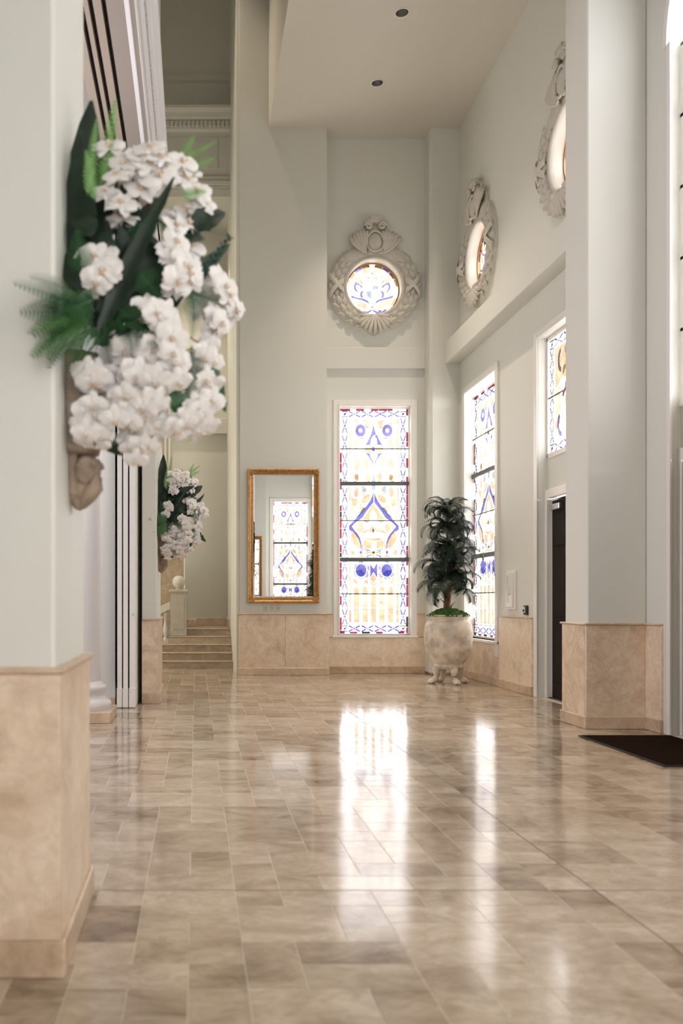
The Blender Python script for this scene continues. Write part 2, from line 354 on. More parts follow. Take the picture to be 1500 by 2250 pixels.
MB().cbox(4.66, 4.86, 13.10, 14.84, .655, .70, .006).build('sill', M['trim'], wall_right)
for y0, y1, z0, z1 in ((13.10, 13.22, .45, 5.07), (14.72, 14.84, .70, 5.07), (13.22, 14.72, 4.95, 5.07)):
    MB().cbox(XR-.035, XR+.01, y0, y1, z0, z1, .008).build('casing', M['trim'], wall_right)
for y0, y1, z0, z1 in ((11.63, 11.73, 0, 5.05), (9.55, 11.63, 4.95, 5.05), (8.36, 8.42, 0, 6.9), (5.8, 5.86, 0, 6.9)):
    MB().cbox(XR-.02, XR+.01, y0, y1, z0, z1, .006).build('casing', M['trim'], wall_right)
am = MB(); o_ = [(7.11 + 1.38*math.cos(PI*k/24), 6.89 + 1.38*math.sin(PI*k/24)) for k in range(25)]
for k in range(24): am.prism([arc[k], arc[k+1], o_[k+1], o_[k]], 'x', XR-.02, XR+.005)
am.build('arch_casing', M['trim'], wall_right)
# lining of the bays: light painted reveals, panels over the doors
for name, y0, y1 in (('bay_lining', 9.55, 11.63), ('bay_lining', 2.59, 4.67)):
    MB().box(4.85, XO, y0, y1, 2.86, 3.30).build(name, M['wall'], wall_right)
MB().box(4.85, XO, 5.8, 8.42, 2.86, 3.30).build('bay_lining', M['wall'], wall_right)

def pier_right(name, y0, y1, full):
    p = struct(MB().cbox(4.10, 4.72, y0, y1, 0, 9.85, .012).build(name, M['wall']))
    slabs(p, 'x', y0, -1, 4.10, 4.695, (), ends=(1, 0)); slabs(p, 'y', 4.10, -1, y0, y1, ends=(0, 1))
    return p
pier_right('pillar', 8.82, 9.35, True); pier_right('pillar', 4.87, 5.40, False)

# ------------------------------------------------------------ ceiling with two recessed lamp holes
ce = MB(); Z = 9.81
ce.box(1.306, 2.77, -1.6, 15.75, Z, Z+.2).box(3.17, 5.02, -1.6, 15.75, Z, Z+.2)
ce.box(2.77, 3.17, -1.6, 11.93, Z, Z+.2).box(2.77, 3.17, 12.33, 13.58, Z, Z+.2).box(2.77, 3.17, 13.98, 15.75, Z, Z+.2)
for y in (12.13, 13.78): ce.holed(2.77, 3.17, y-.2, y+.2, 2.97, y, .092, 'z', Z, Z+.2, 32)
ce.box(1.306, 1.5, -1.6, 15.75, Z+.2, HZ)
ceiling = struct(ce.build('ceiling', M['ceiling']))
struct(MB().box(-5.3, 1.5, -1.8, 20.1, HZ, HZ+.2).build('ceiling', M['ceiling']))
struct(MB().box(1.4, 5.1, -1.8, 16.0, HZ, HZ+.2).build('roof_slab', M['ceiling']))
for k, y in enumerate((13.78, 12.13)):
    d = empty('downlight', (2.97, y, Z)); tag(d, ('round recessed downlight with dull metal cone, the farther of two in the ceiling', 'round recessed downlight showing its pale lamp, the nearer of two in the ceiling')[k], 'ceiling light', 'recessed ceiling downlights')
    MB().lathe([(.091, .0), (.108, -.002), (.110, -.005), (.104, -.008), (.090, -.006), (.089, .0)], 32).build('rim', M['trim'], d, 40)
    MB().lathe([(.0895, .0), (.085, .06), (.072, .12), (.05, .16), (.0, .165)], 32).build('reflector', M['metal'], d, 60)
    b = MB(); b.ball((0, 0, .12), (.035, .035, .03)); b.build('lamp', M['white'], d, 180)

# ------------------------------------------------------------ left side: piers, header, pocket, chapel shell
def left_pier(x0, x1, y0, y1, split=()):
    p = struct(MB().cbox(x0, x1, y0, y1, 0, HZ, .012).build('pillar', M['wall']))
    slabs(p, 'x', y0, -1, x0, x1, split, ends=(0, 1)); slabs(p, 'y', x1, 1, y0, y1, (), ends=(0, 1))
    return p
left_pier(-2.6, -.51, 3.04, 3.83, (-1.45,)); left_pier(-.70, -.51, 10.95, 12.2)
wl = MB()
wl.box(-5.2, -1.03, 10.75, 12.2, 0, HZ).box(-1.03, -.70, 12.12, 12.2, 0, 6.6).box(-1.03, -.70, 10.97, 12.2, 6.42, HZ)
wl.box(-5.2, -1.06, 3.83, 10.75, 9.0, 9.2)
wl.box(-5.3, -5.1, -1.8, 5.0, 0, HZ).box(-5.3, -5.1, 9.0, 12.2, 0, HZ).box(-5.3, -5.1, 5.0, 9.0, 0, 1.6).box(-5.3, -5.1, 5.0, 9.0, 5.6, HZ).box(-5.2, -2.6, 3.04, 3.3, 0, HZ)
wall_left = struct(wl.build('wall_left', M['wall']))
MB().box(-5.1, -1.03, 10.725, 10.76, 0, .10).build('baseboard', M['base'], wall_left, tone=rtone())
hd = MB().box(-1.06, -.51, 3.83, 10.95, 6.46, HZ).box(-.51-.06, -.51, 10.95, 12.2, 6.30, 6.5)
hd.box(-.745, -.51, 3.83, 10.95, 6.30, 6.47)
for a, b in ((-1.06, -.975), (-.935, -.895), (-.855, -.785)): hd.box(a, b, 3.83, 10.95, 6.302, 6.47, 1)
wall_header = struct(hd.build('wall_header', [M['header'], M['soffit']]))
for x in (-.955, -.875, -.765): MB().box(x-.012, x+.012, 3.84, 10.94, 6.40, 6.459).build('track', M['dmetal'], wall_header)
prof = [(-.60, 6.302), (-.555, 6.285), (-.545, 6.302), (-.50, 6.302), (-.488, 6.34), (-.465, 6.345), (-.462, 6.40), (-.44, 6.42), (-.438, 6.50), (-.415, 6.515), (-.412, 6.60), (-.39, 6.62), (-.375, 6.70), (-.345, 6.72), (-.34, 6.78), (-.515, 6.82), (-.515, 6.31)]
struct(MB().prism(prof, 'y', 3.84, 10.94).build('trim_1', M['white']))
bd = MB()
for k in range(100): bd.box(-.437, -.424, 3.9+.07*k, 3.94+.07*k, 6.435, 6.485)
stuff(bd.build('bead_course', M['white'], bpy.data.objects['trim_1']))

# round column inside the opening
c = empty('column', (-1.29, 9.54, 0)); tag(c, 'white round column on a moulded base and stone plinth, behind the nearer pier', 'column')
MB().cbox(-.36, .36, -.36, .36, 0, .12, .006).build('plinth', M['base'], c, tone=rtone(), smooth=None)
MB().lathe([(0, .12), (.325, .12), (.335, .16), (.325, .21), (.29, .235), (.265, .25), (.255, .30), (.275, .33), (.28, .365), (.262, .395), (.235, .41), (.22, .44)], 48).build('column_base', M['white'], c, 60)
MB().lathe([(.222, .43), (.215, .6), (.20, 3.0), (.185, 5.7)], 48).build('shaft', M['white'], c, 60)
MB().lathe([(.185, 5.7), (.21, 5.75), (.20, 5.8), (.25, 5.95), (.30, 6.05), (.30, 6.15), (0, 6.15)], 48).build('capital', M['white'], c, 60)
# three sliding partition panels parked in the pocket
words3 = ('tall white sliding partition panel seen edge on, beside the white wall', 'tall white sliding partition panel seen edge on, middle one of three', 'tall white sliding partition panel seen edge on, next to the dark pocket')
for k, (xa, xb) in enumerate(((-.984, -.918), (-.911, -.843), (-.833, -.754))):
    p = empty('partition_panel', ((xa+xb)/2, 10.49, 0)); tag(p, words3[k], 'partition panel', 'sliding partition panels in their pocket')
    w = (xb-xa)/2
    MB().cbox(-w+.006, w-.003, .012, 1.55, .24, 6.37, .004).build('leaf', M['panel'], p)
    MB().cbox(-w, w, 0, 1.56, .006, .25, .006).build('bottom_shoe', M['panel'], p)
    MB().box(-w+.001, -w+.0065, .02, 1.55, .25, 6.36).build('gap_shade', M['black'], p)  # black strip standing in for the shaded gap beside each leaf
    if k == 2: MB().lathe([(0, -.012), (.015, -.012), (.016, 0), (0, .0)], 16, (.01, .012, 1.17), ax='y').build('lock', M['metal'], p)

# ------------------------------------------------------------ stair hall
sh = MB().box(-3.2, .85, 19.8, 20.05, 0, HZ).box(.73, .79, YP+.02, 19.8, 0, HZ).box(.78, .85, 15.75, 19.9, 0, HZ).box(-3.3, -3.1, 12.2, 15.2, 0, HZ).box(-3.3, -3.1, 17.2, 20.0, 0, HZ).box(-3.3, -3.1, 15.2, 17.2, 0, 1.1).box(-3.3, -3.1, 15.2, 17.2, 3.7, 5.0).box(-3.3, -3.1, 15.2, 15.5, 5.0, 8.0).box(-3.3, -3.1, 16.9, 17.2, 5.0, 8.0).box(-3.3, -3.1, 15.2, 17.2, 8.0, HZ)
wall_hall = struct(sh.build('wall_hall', M['wall']))
MB().cbox(-.6, .735, 19.70, 19.81, 5.24, 5.59, .006).build('lintel', M['wall'], wall_hall)
MB().cbox(-.3, .735, 19.77, 19.81, .75, .93, .004).build('baseboard', M['base'], wall_hall, tone=rtone())
MB().cbox(.70, .735, 17.75, 19.77, .75, .93, .004).build('baseboard', M['base'], wall_hall, tone=rtone())
bl = MB().box(-3.1, .73, 18.0, 19.8, 9.97, 10.2).box(-3.1, .73, 18.06, 18.3, 10.2, 11.5).box(-3.1, .73, 18.3, 18.5, 11.5, HZ)
bl.prism([(18.06, 10.2), (17.97, 10.22), (17.97, 10.30), (18.0, 10.33), (18.0, 10.40), (18.03, 10.44), (18.06, 10.48)], 'x', -3.1, .73)
bl.prism([(18.06, 11.38), (18.0, 11.42), (18.0, 11.58), (17.9, 11.62), (17.88, 11.70), (17.80, 11.76), (17.80, 11.82), (18.32, 11.82), (18.32, 11.38)], 'x', -3.1, .73)
bl.prism([(18.3, 12.58), (18.22, 12.60), (18.22, 12.72), (18.3, 12.74)], 'x', -3.1, .73)
balc = struct(bl.build('wall_gallery', M['wall']))
MB().box(-3.1, .73, 17.985, 18.01, 10.10, 10.115).build('shadow_groove', M['wall'], balc)
dt = MB()
for k in range(18): dt.box(-.9+.09*k, -.84+.09*k, 17.94, 18.01, 11.46, 11.56)
stuff(dt.build('dentils', M['wall'], balc))
for x in (-.75, -.32, .11, .5):
    MB().box(x, x+.36, 18.045, 18.062, 10.60, 11.26).build('frieze_panel', M['wall'], balc)
# steps
st = empty('staircase', (0, 16.5, 0)); tag(st, 'five broad travertine steps leading up into the pale stair hall', 'staircase')
lx = (-.95, -.95, -.95, -.56, -.235)
for i in range(5):
    y = .3*i; z = .15*(i+1); back = 2.08 if i == 4 else .36 + (.3 if i < 4 else 0)
    s = MB().box(lx[i], .725, y, y+back, z-.15 if i == 0 else z-.17, z-.03).build('step', M['step'], st, tone=rtone())
    MB().cbox(lx[i]-.012, .726, y-.018, y+back, z-.03, z, .008).build('tread', M['step'], s, tone=rtone())
nw = empty('newel_post', (-.355, 17.56, .60)); tag(nw, 'square panelled stone newel post topped by a ball, on the stair', 'newel post')
MB().cbox(-.165, .165, -.12, .12, 0, .90, .006).build('post', M['newel'], nw)
MB().cbox(-.115, .115, -.128, -.118, .14, .78, .004).build('sunk_panel', M['newel'], nw)
MB().cbox(-.185, .185, -.14, .14, .88, .905, .006).cbox(-.20, .20, -.155, .155, .905, .96, .012).build('cap', M['newel'], nw)
MB().lathe([(0, .96), (.075, .96), (.08, .975), (.05, .99), (.055, 1.0), (.10, 1.035), (.127, 1.08), (.133, 1.125), (.122, 1.18), (.09, 1.225), (.05, 1.25), (0, 1.256)], 32).build('ball', M['plaster'], nw, 60)
bu = empty('balustrade', (-.53, 17.56, .46)); tag(bu, 'stone balustrade with turned balusters sloping down beside the newel post', 'balustrade')
MB().prism([(0, .70), (0, .86), (-.75, .50), (-.75, .34)], 'y', -.08, .08).build('rail', M['plaster'], bu)
MB().prism([(0, -.01), (0, .10), (-.75, -.20), (-.75, -.31)], 'y', -.09, .09).build('curb', M['plaster'], bu)
pf = [(.055, 0), (.055, .05), (.035, .07), (.045, .10), (.062, .18), (.055, .26), (.032, .36), (.028, .44), (.04, .47), (.04, .52), (.055, .54), (.055, .60)]
for k in range(4):
    x = -.10 - .17*k
    MB().lathe([(0, -.03)] + pf + [(0, .63)], 20).build('baluster', M['white'], bu, 60, loc=(x, 0, .09 + .44*x))
tw = struct(MB().box(-1.4, -.25, 18.45, 18.75, .0, 2.28).build('wall_stair', M['step'], tone=rtone()))
MB().cbox(-.262, -.235, 18.43, 18.77, .75, 2.28, .004).build('edge_trim', M['trim'], tw)
MB().cbox(-1.4, -.22, 18.42, 18.78, 2.28, 2.32, .008).build('cap', M['base'], tw, tone=rtone())
MB().cbox(-.235, .02, 18.9, 19.75, .75, .92, .006).build('stone_block', M['base'], tw, tone=rtone())
fp = MB().box(-.88, -.515, 18.55, 18.7, 2.32, 9.97)
for k in range(4): fp.cbox(-.87+.09*k, -.82+.09*k, 18.49, 18.56, 2.5, 9.9, .015)
struct(fp.build('trim_2', M['trim']))

# ------------------------------------------------------------ front wall behind the camera (its window, mirror and palm show in the mirror)
wf = MB().box(.79, 2.35, -1.6, -.88, 0, HZ).box(2.35, OX0, -1.6, -1.23, 0, 9.9).box(OX1, 4.72, -1.6, -1.23, 0, 9.9).box(OX0, OX1, -1.6, -1.23, 0, OZ0).box(OX0, OX1, -1.6, -1.23, OZ1, 9.9)
wf.box(-5.2, -.4, -1.8, -1.5, 0, HZ).box(.7, .79, -1.8, -1.5, 0, HZ).box(-.4, .7, -1.8, -1.5, 0, .15).box(-.4, .7, -1.8, -1.5, 3.85, HZ).cbox(4.195, 4.72, -1.6, -.88, 0, 9.9, .05)
wall_front = struct(wf.build('wall_front', M['wall']))
for x0, x1, z0, z1 in ((2.52, 2.64, .70, 5.02), (3.945, 4.06, .70, 5.02), (2.64, 3.945, 4.90, 5.02)):
    MB().cbox(x0, x1, -1.24, -1.205, z0, z1, .006).build('casing', M['trim'], wall_front)

# ------------------------------------------------------------ stained glass
PX = 149.0                                     # the drawing: 149 x 492 units, u right, v down, centre line at 74.5
def d1(p): return (p[0]/8.3333 + 730 - 748, p[1]/8.3333 + 880 - 901)
def d2(p): return (p[0]/8.3333 + 730 - 748, p[1]/8.3333 + 1140 - 901)
def ell(c, rx, ry, n=14, rot=0.0, a0=0.0, a1=2*PI):
    return [(c[0] + rx*math.cos(t)*math.cos(rot) - ry*math.sin(t)*math.sin(rot), c[1] + rx*math.cos(t)*math.sin(rot) + ry*math.sin(t)*math.cos(rot))
            for t in [a0 + (a1-a0)*k/n for k in range(n if abs(a1-a0-2*PI) < 1e-6 else n+1)]]
def ringseg(c, r0, r1, a0, a1, n=6, asp=1.2):
    return ell(c, r1, r1*asp, n, 0, a0, a1) + ell(c, r0, r0*asp, n, 0, a1, a0)
GM = ['gx', 'gc', 'gw', 'ga', 'gp', 'go', 'gb', 'gl', 'gd', 'gr', 'gk', 'gs']
MI = [M[g] for g in GM]

class Glass:
    """collects the pieces of one window; w,h in drawing units"""
    def __init__(s, w, h): s.w, s.h = w, h; s.p = []; s.rr = random.Random(5)
    def pane(s, poly, g, layer=1): s.p.append((poly, g, layer)); return s
    def both(s, poly, g, layer=1):
        s.pane(poly, g, layer); s.pane([(s.w - x, y) for x, y in reversed(poly)], g, layer)
    def border(s, inset=4.5, bw=13.0, nx=4, ny=12):
        w, h, q = s.w, s.h, s.rr
        def strip(f, length, step):
            t = 0
            while t < length - 1:
                L = min(length - t, q.uniform(.6, 1.6)*step); g = q.choice(['gr']*7 + ['gw']*6 + ['gk'])
                if g != 'gw': s.pane(f(t + .3, t + L - .3), g)
                t += L
        strip(lambda a, b: [(.3, a), (4.2, a), (4.2, b), (.3, b)], h, 17); strip(lambda a, b: [(w-4.2, a), (w-.3, a), (w-.3, b), (w-4.2, b)], h, 17)
        strip(lambda a, b: [(a, .3), (b, .3), (b, 4.2), (a, 4.2)], w, 15); strip(lambda a, b: [(a, h-4.2), (b, h-4.2), (b, h-.3), (a, h-.3)], w, 15)
        def cross(cx, cy, rx, ry, g):
            t = 1.75
            for sx in (-1, 1):
                for sy in (-1, 1):
                    ex, ey = cx + sx*rx, cy + sy*ry; L = math.hypot(rx, ry); nx_, ny_ = -sy*ry/L*t, sx*rx/L*t
                    a, b = .24, .97
                    P = [(cx+sx*rx*a-nx_, cy+sy*ry*a-ny_), (cx+sx*rx*b-nx_, cy+sy*ry*b-ny_), (cx+sx*rx*b+nx_, cy+sy*ry*b+ny_), (cx+sx*rx*a+nx_, cy+sy*ry*a+ny_)]
                    s.pane([(min(max(x, cx-rx), cx+rx), y) for x, y in P], g)
            s.pane(ell((cx, cy), 3.1, 3.6 if ry > rx else 3.1, 10), q.choice(['gs', 'gs', 'gw', 'gl']))
        iw, ih = (w - 2*(inset+bw))/nx, (h - 2*(inset+bw))/ny
        for k in range(nx):
            for y in (inset+bw/2, h-inset-bw/2): cross(inset+bw+iw*(k+.5), y, iw*.46, bw*.5, 'gl' if y < h/2 else 'gb')
        for k in range(ny):
            for x in (inset+bw/2, w-inset-bw/2): cross(x, inset+bw+ih*(k+.5), bw*.5, ih*.46, 'gl' if (x < w/2 or k < 3) else 'gb')
        for x in (inset, w-inset-bw):
            for y in (inset, h-inset-bw):
                a = bw; s.pane([(x, y), (x+a, y), (x+a, y+2), (x, y+2)], 'gb'); s.pane([(x, y+a-2), (x+a, y+a-2), (x+a, y+a), (x, y+a)], 'gb')
                s.pane([(x+a/2, y+a*.28), (x+a*.72, y+a/2), (x+a/2, y+a*.72), (x+a*.28, y+a/2)], q.choice(['gd', 'gb']))
                s.pane([(x+1, y+2.5), (x+3, y+2.5), (x+a-3, y+a-2.5), (x+a-5, y+a-2.5)] if q.random() < .5 else [(x+a-1, y+2.5), (x+a-3, y+2.5), (x+3, y+a-2.5), (x+5, y+a-2.5)], 'gr', 2)
    def emit(s, parent, unit, us=1.0, base=None, lead=.0026):
        """pieces as thin plates in the plane y = 0 of the parent, room side towards -y"""
        lm = MB(); sx, sz = unit*us, unit; small = MB()
        area = lambda p: abs(sum(p[i-1][0]*p[i][1] - p[i][0]*p[i-1][1] for i in range(len(p))))/2
        pieces = sorted((base or []) + s.p, key=lambda q: -area(q[0]))
        for k, (poly, g, layer) in enumerate(pieces):
            P = [(x*sx, (s.h - y)*sz) for x, y in poly]; y = -.0024*layer
            
            if k < 230 and area(poly) > 14*(149/s.w)**2 * (1 if s.h > 120 else .25): MB().prism(P, 'y', y - .0013, y).build('glass_pane', M[g], parent)
            else: small.prism(P, 'y', y - .0013, y, GM.index(g))
            if layer:
                n = len(P)
                for i in range(n):
                    (x0, z0), (x1, z1) = P[i], P[(i+1) % n]; L = math.hypot(x1-x0, z1-z0)
                    if L < 1e-5: continue
                    t = lead/2; ax, az = -(z1-z0)/L*t, (x1-x0)/L*t
                    lm.prism([(x0-ax, z0-az), (x1-ax, z1-az), (x1+ax, z1+az), (x0+ax, z0+az)], 'y', y - .0017, y)
        stuff(lm.build('lead_came', M['lead'], parent))
        if small.v: stuff(small.build('small_panes', MI, parent))

def tall_window():
    G = Glass(149, 492); G.border()
    P1 = lambda g, *pts, layer=1: G.both([d1(p) for p in pts], g, layer)
    P2 = lambda g, *pts, layer=1: G.both([d2(p) for p in pts], g, layer)
    C1 = lambda g, *pts, layer=1: G.pane([d1(p) for p in pts], g, layer)
    C2 = lambda g, *pts, layer=1: G.pane([d2(p) for p in pts], g, layer)
    mid = 763.0
    sym1 = lambda pts: pts + [(2*mid - x, y) for x, y in reversed(pts) if abs(x-mid) > 1]
    # top field: eyes, dart, petals
    P1('gp', (315,372),(520,372),(470,395),(405,440),(318,455)); P1('gp', (318,600),(372,590),(382,680),(378,770),(350,890),(318,890))
    P1('gp', (560,372),(700,372),(715,420),(690,500),(655,560),(640,480),(600,420))
    G.both(ell(d1((462,812)), 5, 11, 12, .35), 'gp'); G.both(ell(d1((455,1180)), 5.5, 14, 14, .06), 'gp'); G.both(ell(d1((622,1185)), 5, 14, 14, -.25), 'gp')
    G.both(ell(d1((440,1420)), 6, 10, 12, .2), 'gp'); G.both(ell(d1((672,1420)), 5.5, 10, 12, -.1), 'gp')
    P1('gp', (318,930),(355,930),(350,1040),(318,1100)); P1('go', (430,1380),(480,1370),(500,1450),(470,1490),(430,1450))
    G.both(ringseg(d1((527,568)), 4.0, 11.3, 0, PI, 9), 'gl'); G.both(ringseg(d1((527,568)), 4.0, 11.3, PI, 2*PI, 9), 'gl')
    for a in (-2.5, -.9, 1.0): G.both(ringseg(d1((527,568)), 14.2, 15.5, a, a + .6, 4), 'gr')
    C1('gl', (763,440),(785,560),(812,640),(763,660),(714,640),(741,560))
    P1('gl', (714,642),(760,662),(722,720),(706,830),(660,828),(612,850),(672,740))
    P1('gp', (706,845),(745,880),(735,930),(700,985),(640,965),(598,930),(612,880),(655,838))
    C1('gx', (763,670),(800,760),(800,840),(763,865),(726,840),(726,760))
    G.pane(ell(d1((763,908)), 3.8, 5.4, 12), 'gb', 2)
    P1('gl', (615,968),(700,992),(704,1040),(758,1150),(763,1210),(730,1130),(680,1050))
    C1('gx', (763,965),(800,1010),(790,1070),(763,1130),(736,1070),(726,1010))
    C1('gs', (763,1345),(795,1490),(797,1640),(763,1668),(729,1640),(731,1490))
    # fan of leaves over the great ogee
    P1('gs', (550,1585),(590,1585),(640,1640),(600,1660),(556,1730)); P1('ga', (600,1650),(655,1650),(600,1740),(560,1770))
    G.both(ell(d1((455,1690)), 5, 12, 12, .12), 'ga'); G.both(ell(d1((625,1815)), 6.5, 12.5, 14, .75), 'ga')
    P1('ga', (355,1770),(385,1800),(490,1830),(440,1960),(365,1930)); P1('gp', (355,1950),(430,1970),(380,2120),(350,2180))
    P1('ga', (520,1900),(560,1960),(605,1975),(540,2060),(490,2000)); P1('ga', (320,1600),(345,1600),(345,1860),(320,1880))
    P1('gs', (585,1975),(628,1972),(520,2120),(425,2170),(440,2140))
    off = 2166.7
    outer = [(763,1665),(742,1760),(700,1850),(640,1940),(560,2040),(480,2130),(400,2225),(318,2307)]
    inner = [(372,2320),(430,2258),(505,2200),(560,2166),(640,2040),(700,1960),(763,1885)]
    P1('gb', *outer[:5], *inner[4:]); P1('gb', *outer[4:], *inner[:5])
    P1('gb', (318,2310),(372,2322),(430,2400),(480,2460),(520,2525),(545,2615),(550,2722),(525,2722),(522,2640),(495,2550),(450,2480),(400,2420),(318,2382))
    # inside the ogee: lily, crown, cross
    C1('ga', *sym1([(763,1900),(700,1985),(640,2075),(575,2180),(690,2205),(700,2120),(720,2060),(763,2010)]))
    P1('ga', (560,2190),(690,2215),(650,2260),(600,2230)); P1('gp', (390,2322),(505,2222),(560,2280),(590,2370),(530,2440),(480,2400))
    P2('ga', (540,270),(600,225),(690,205),(755,130),(763,180),(745,262),(690,240),(640,255),(560,285)); G.pane(ell(d2((763,227)), 2.2, 5, 10), 'gb', 2)
    C2('ga', *[(x, y) for x, y in [(590,365),(680,362),(763,372),(846,362),(936,365),(880,405),(763,425),(646,405)]])
    P2('ga', (570,385),(640,412),(722,430),(722,560),(640,545),(600,530),(585,470)); P2('go', (555,475),(583,475),(580,590),(552,610))
    P2('ga', (355,235),(430,275),(490,350),(515,450),(518,550),(470,545),(400,470),(360,380)); P2('ga', (350,565),(430,630),(400,680),(352,700)); P2('ga', (470,712),(520,670),(560,660),(600,712))
    P2('gs', (585,560),(605,540),(725,590),(725,605),(640,605)); C2('gx', (735,405),(763,395),(791,405),(800,470),(785,600),(741,600),(726,470))
    C2('ga', (742,600),(784,600),(784,715),(742,715), layer=2); C2('ga', (650,590),(670,612),(856,612),(876,590),(905,625),(876,668),(856,645),(670,645),(650,668),(620,625))
    G.both(ell(d2((533,625)), 2.9, 4.0, 10), 'gb'); P2('gb', (645,685),(735,660),(735,680),(680,690),(660,716),(645,716))
    # lower field: deep blue roundels, bow tie, arcade
    for k in range(5):
        a = 2*PI*k/5 - .6
        G.both([d2((537, 955))] + ell(d2((537,955)), 12, 14.3, 3, 0, a, a + 2*PI/5), 'gd' if k in (1, 2) else 'gb')
    for k in range(6): G.both(ringseg(d2((537,955)), 12.5, 16.2, k*PI/3 + .06, (k+1)*PI/3 - .06, 4), 'gs')
    for a in (-.5, .35, 2.4): G.both(ringseg(d2((537,955)), 16.6, 18.2, a, a + .5, 3), 'gr' if a < 2 else 'go')
    C2('gb', (706,835),(763,925),(820,835),(832,835),(830,1095),(763,985),(704,1095),(704,835))
    C2('ga', (763,1000),(822,1110),(763,1180),(704,1110)); C2('gp', (763,1190),(815,1140),(820,1220),(763,1255),(706,1220),(711,1140))
    P2('ga', (400,1075),(455,1130),(490,1190),(440,1205),(398,1160)); P2('ga', (655,1130),(668,1180),(640,1205),(590,1180),(600,1140)); P2('gp', (318,810),(352,810),(352,1180),(318,1200))
    for cx in (455, 610, 763, 918, 1072):
        C2('ga', *([(cx-46,1372),(cx-46,1320)] + [(cx+46*math.cos(t), 1320-68*math.sin(t)) for t in [PI*k/8 for k in range(7, 0, -1)]] + [(cx+46,1320),(cx+46,1372)]))
        C2('ga' if cx in (455, 763) else 'gp', (cx-46,1390),(cx+46,1390),(cx+46,1638),(cx-46,1638)); C2('ga', (cx-46,1645),(cx+46,1645),(cx+46,1900),(cx-46,1900))
    P2('gp', (318,1210),(362,1190),(362,1372),(318,1372)); P2('ga', (318,1390),(362,1390),(362,1465),(318,1465)); P2('gp', (318,1475),(362,1475),(362,1670),(318,1670)); P2('ga', (318,1680),(362,1680),(362,1905),(318,1905))
    bars = [0, 87.6, 163.8, 244.8, 330, 405, 470, 492]; cuts = [0, 4, 17.6, 74.5, 131.4, 145, 149]
    base = [([(cuts[j], bars[i]), (cuts[j+1], bars[i]), (cuts[j+1], bars[i+1]), (cuts[j], bars[i+1])], 'gw', 0) for i in range(7) for j in range(6)]
    return G, base, bars

def build_tall(name, loc, rot=(0,0,0), w=1.265, h=4.16):
    e = struct(empty(name, loc, rot)); u = h/492
    G, base, bars = tall_window(); G.emit(e, u, w/149/u, base)
    for y, t, d in ((bars[1], .010, .014), (bars[2], .036, .05), (bars[3], .010, .014), (bars[4], .038, .05), (bars[5], .010, .014), (bars[6], .006, .012)):
        z = (492 - y)*u; MB().cbox(-.004, w+.004, -.022 - d*.5, -.020 + d*.5, z-t, z+t, .003).build('glazing_bar', M['bar'], e)
    for x0, x1, z0, z1 in ((-.03, .0, -.03, h+.03), (w, w+.03, -.03, h+.03), (0, w, -.03, 0), (0, w, h, h+.03)):
        MB().cbox(x0, x1, -.03, .05, z0, z1, .004).build('window_frame', M['trim'], e)
    return e
w1 = build_tall('window_1', (2.665, 15.60, .725))
w2 = build_tall('window_2', (4.865, 14.715, .735), (0, 0, -PI/2), 1.49, 4.14)
def copy_tree(o, parent=None):
    c = o.copy(); COL.objects.link(c); c.parent = parent
    for ch in list(o.children): copy_tree(ch, c)
    return c
bpy.context.view_layer.update()
w3 = copy_tree(w1); w3.location = (3.93, -1.38, .725); w3.rotation_euler = (0, 0, PI); w3.name = 'window_3'

# transom window over the door: same border, scrolls and an arch of red
def build_transom(name, loc, rot, w=2.06, h=1.60):
    e = struct(empty(name, loc, rot)); u = h/270.0; W = 218.0*w/1.29*1.6/2.06 if False else w/u
    G = Glass(W, 270); G.border(5, 20, 6, 5); c = W/2
    G.both([(30, 30), (c-40, 30), (c-70, 70), (60, 110), (34, 120)], 'ga'); G.both([(32, 125), (60, 118), (58, 200), (32, 225)], 'gp')
    G.both(ringseg((66, 62), 12, 19, 1.8, 4.4, 7, 1.5), 'gl'); G.both(ringseg((66, 205), 14, 22, 1.6, 4.0, 7, 1.4), 'gl')
    G.both(ringseg((86, 150), 9, 17, 3.3, 5.9, 7, 1.2), 'gr'); G.both(ell((84, 158), 8, 11, 12), 'gp', 2); G.both(ell((82, 92), 10, 14, 12), 'go'); G.both(ell((92, 45), 9, 12, 12), 'gs')
    G.both([(84, 118), (104, 108), (112, 128), (108, 142), (82, 132)], 'gb'); G.both([(90, 170), (112, 165), (115, 205), (92, 215)], 'ga'); G.both(ell((118, 190), 10, 22, 14, .3), 'gs')
    G.both([(112, 60), (c-14, 40), (c-20, 100), (118, 104)], 'ga'); G.pane(ell((c, 130), 26, 34, 20), 'gb'); G.pane(ell((c, 130), 12, 16, 16), 'gp', 2); G.both([(c-50, 150), (c-32, 150), (c-18, 215), (c-60, 225)], 'gp')
    cuts = [0, 26, W/4, W/2, 3*W/4, W-26, W]; bars = [0, 27, 137, 243, 270]
    base = [([(cuts[j], bars[i]), (cuts[j+1], bars[i]), (cuts[j+1], bars[i+1]), (cuts[j], bars[i+1])], 'gw', 0) for i in range(4) for j in range(6)]
    G.emit(e, u, 1.0, base, .0035)
    z = (270-137)*u; MB().cbox(0, w, -.03, -.012, z-.01, z+.01, .003).build('glazing_bar', M['bar'], e)
    for x0, x1, z0, z1 in ((-.03, .03, -.03, h+.03), (w-.03, w+.03, -.03, h+.03), (0, w, -.04, .03), (0, w, h-.03, h+.03)):
        MB().cbox(x0, x1, -.04, .05, z0, z1, .004).build('window_frame', M['trim'], e)
    return e
w5 = build_transom('window_5', (4.88, 11.62, 3.33), (0, 0, -PI/2))

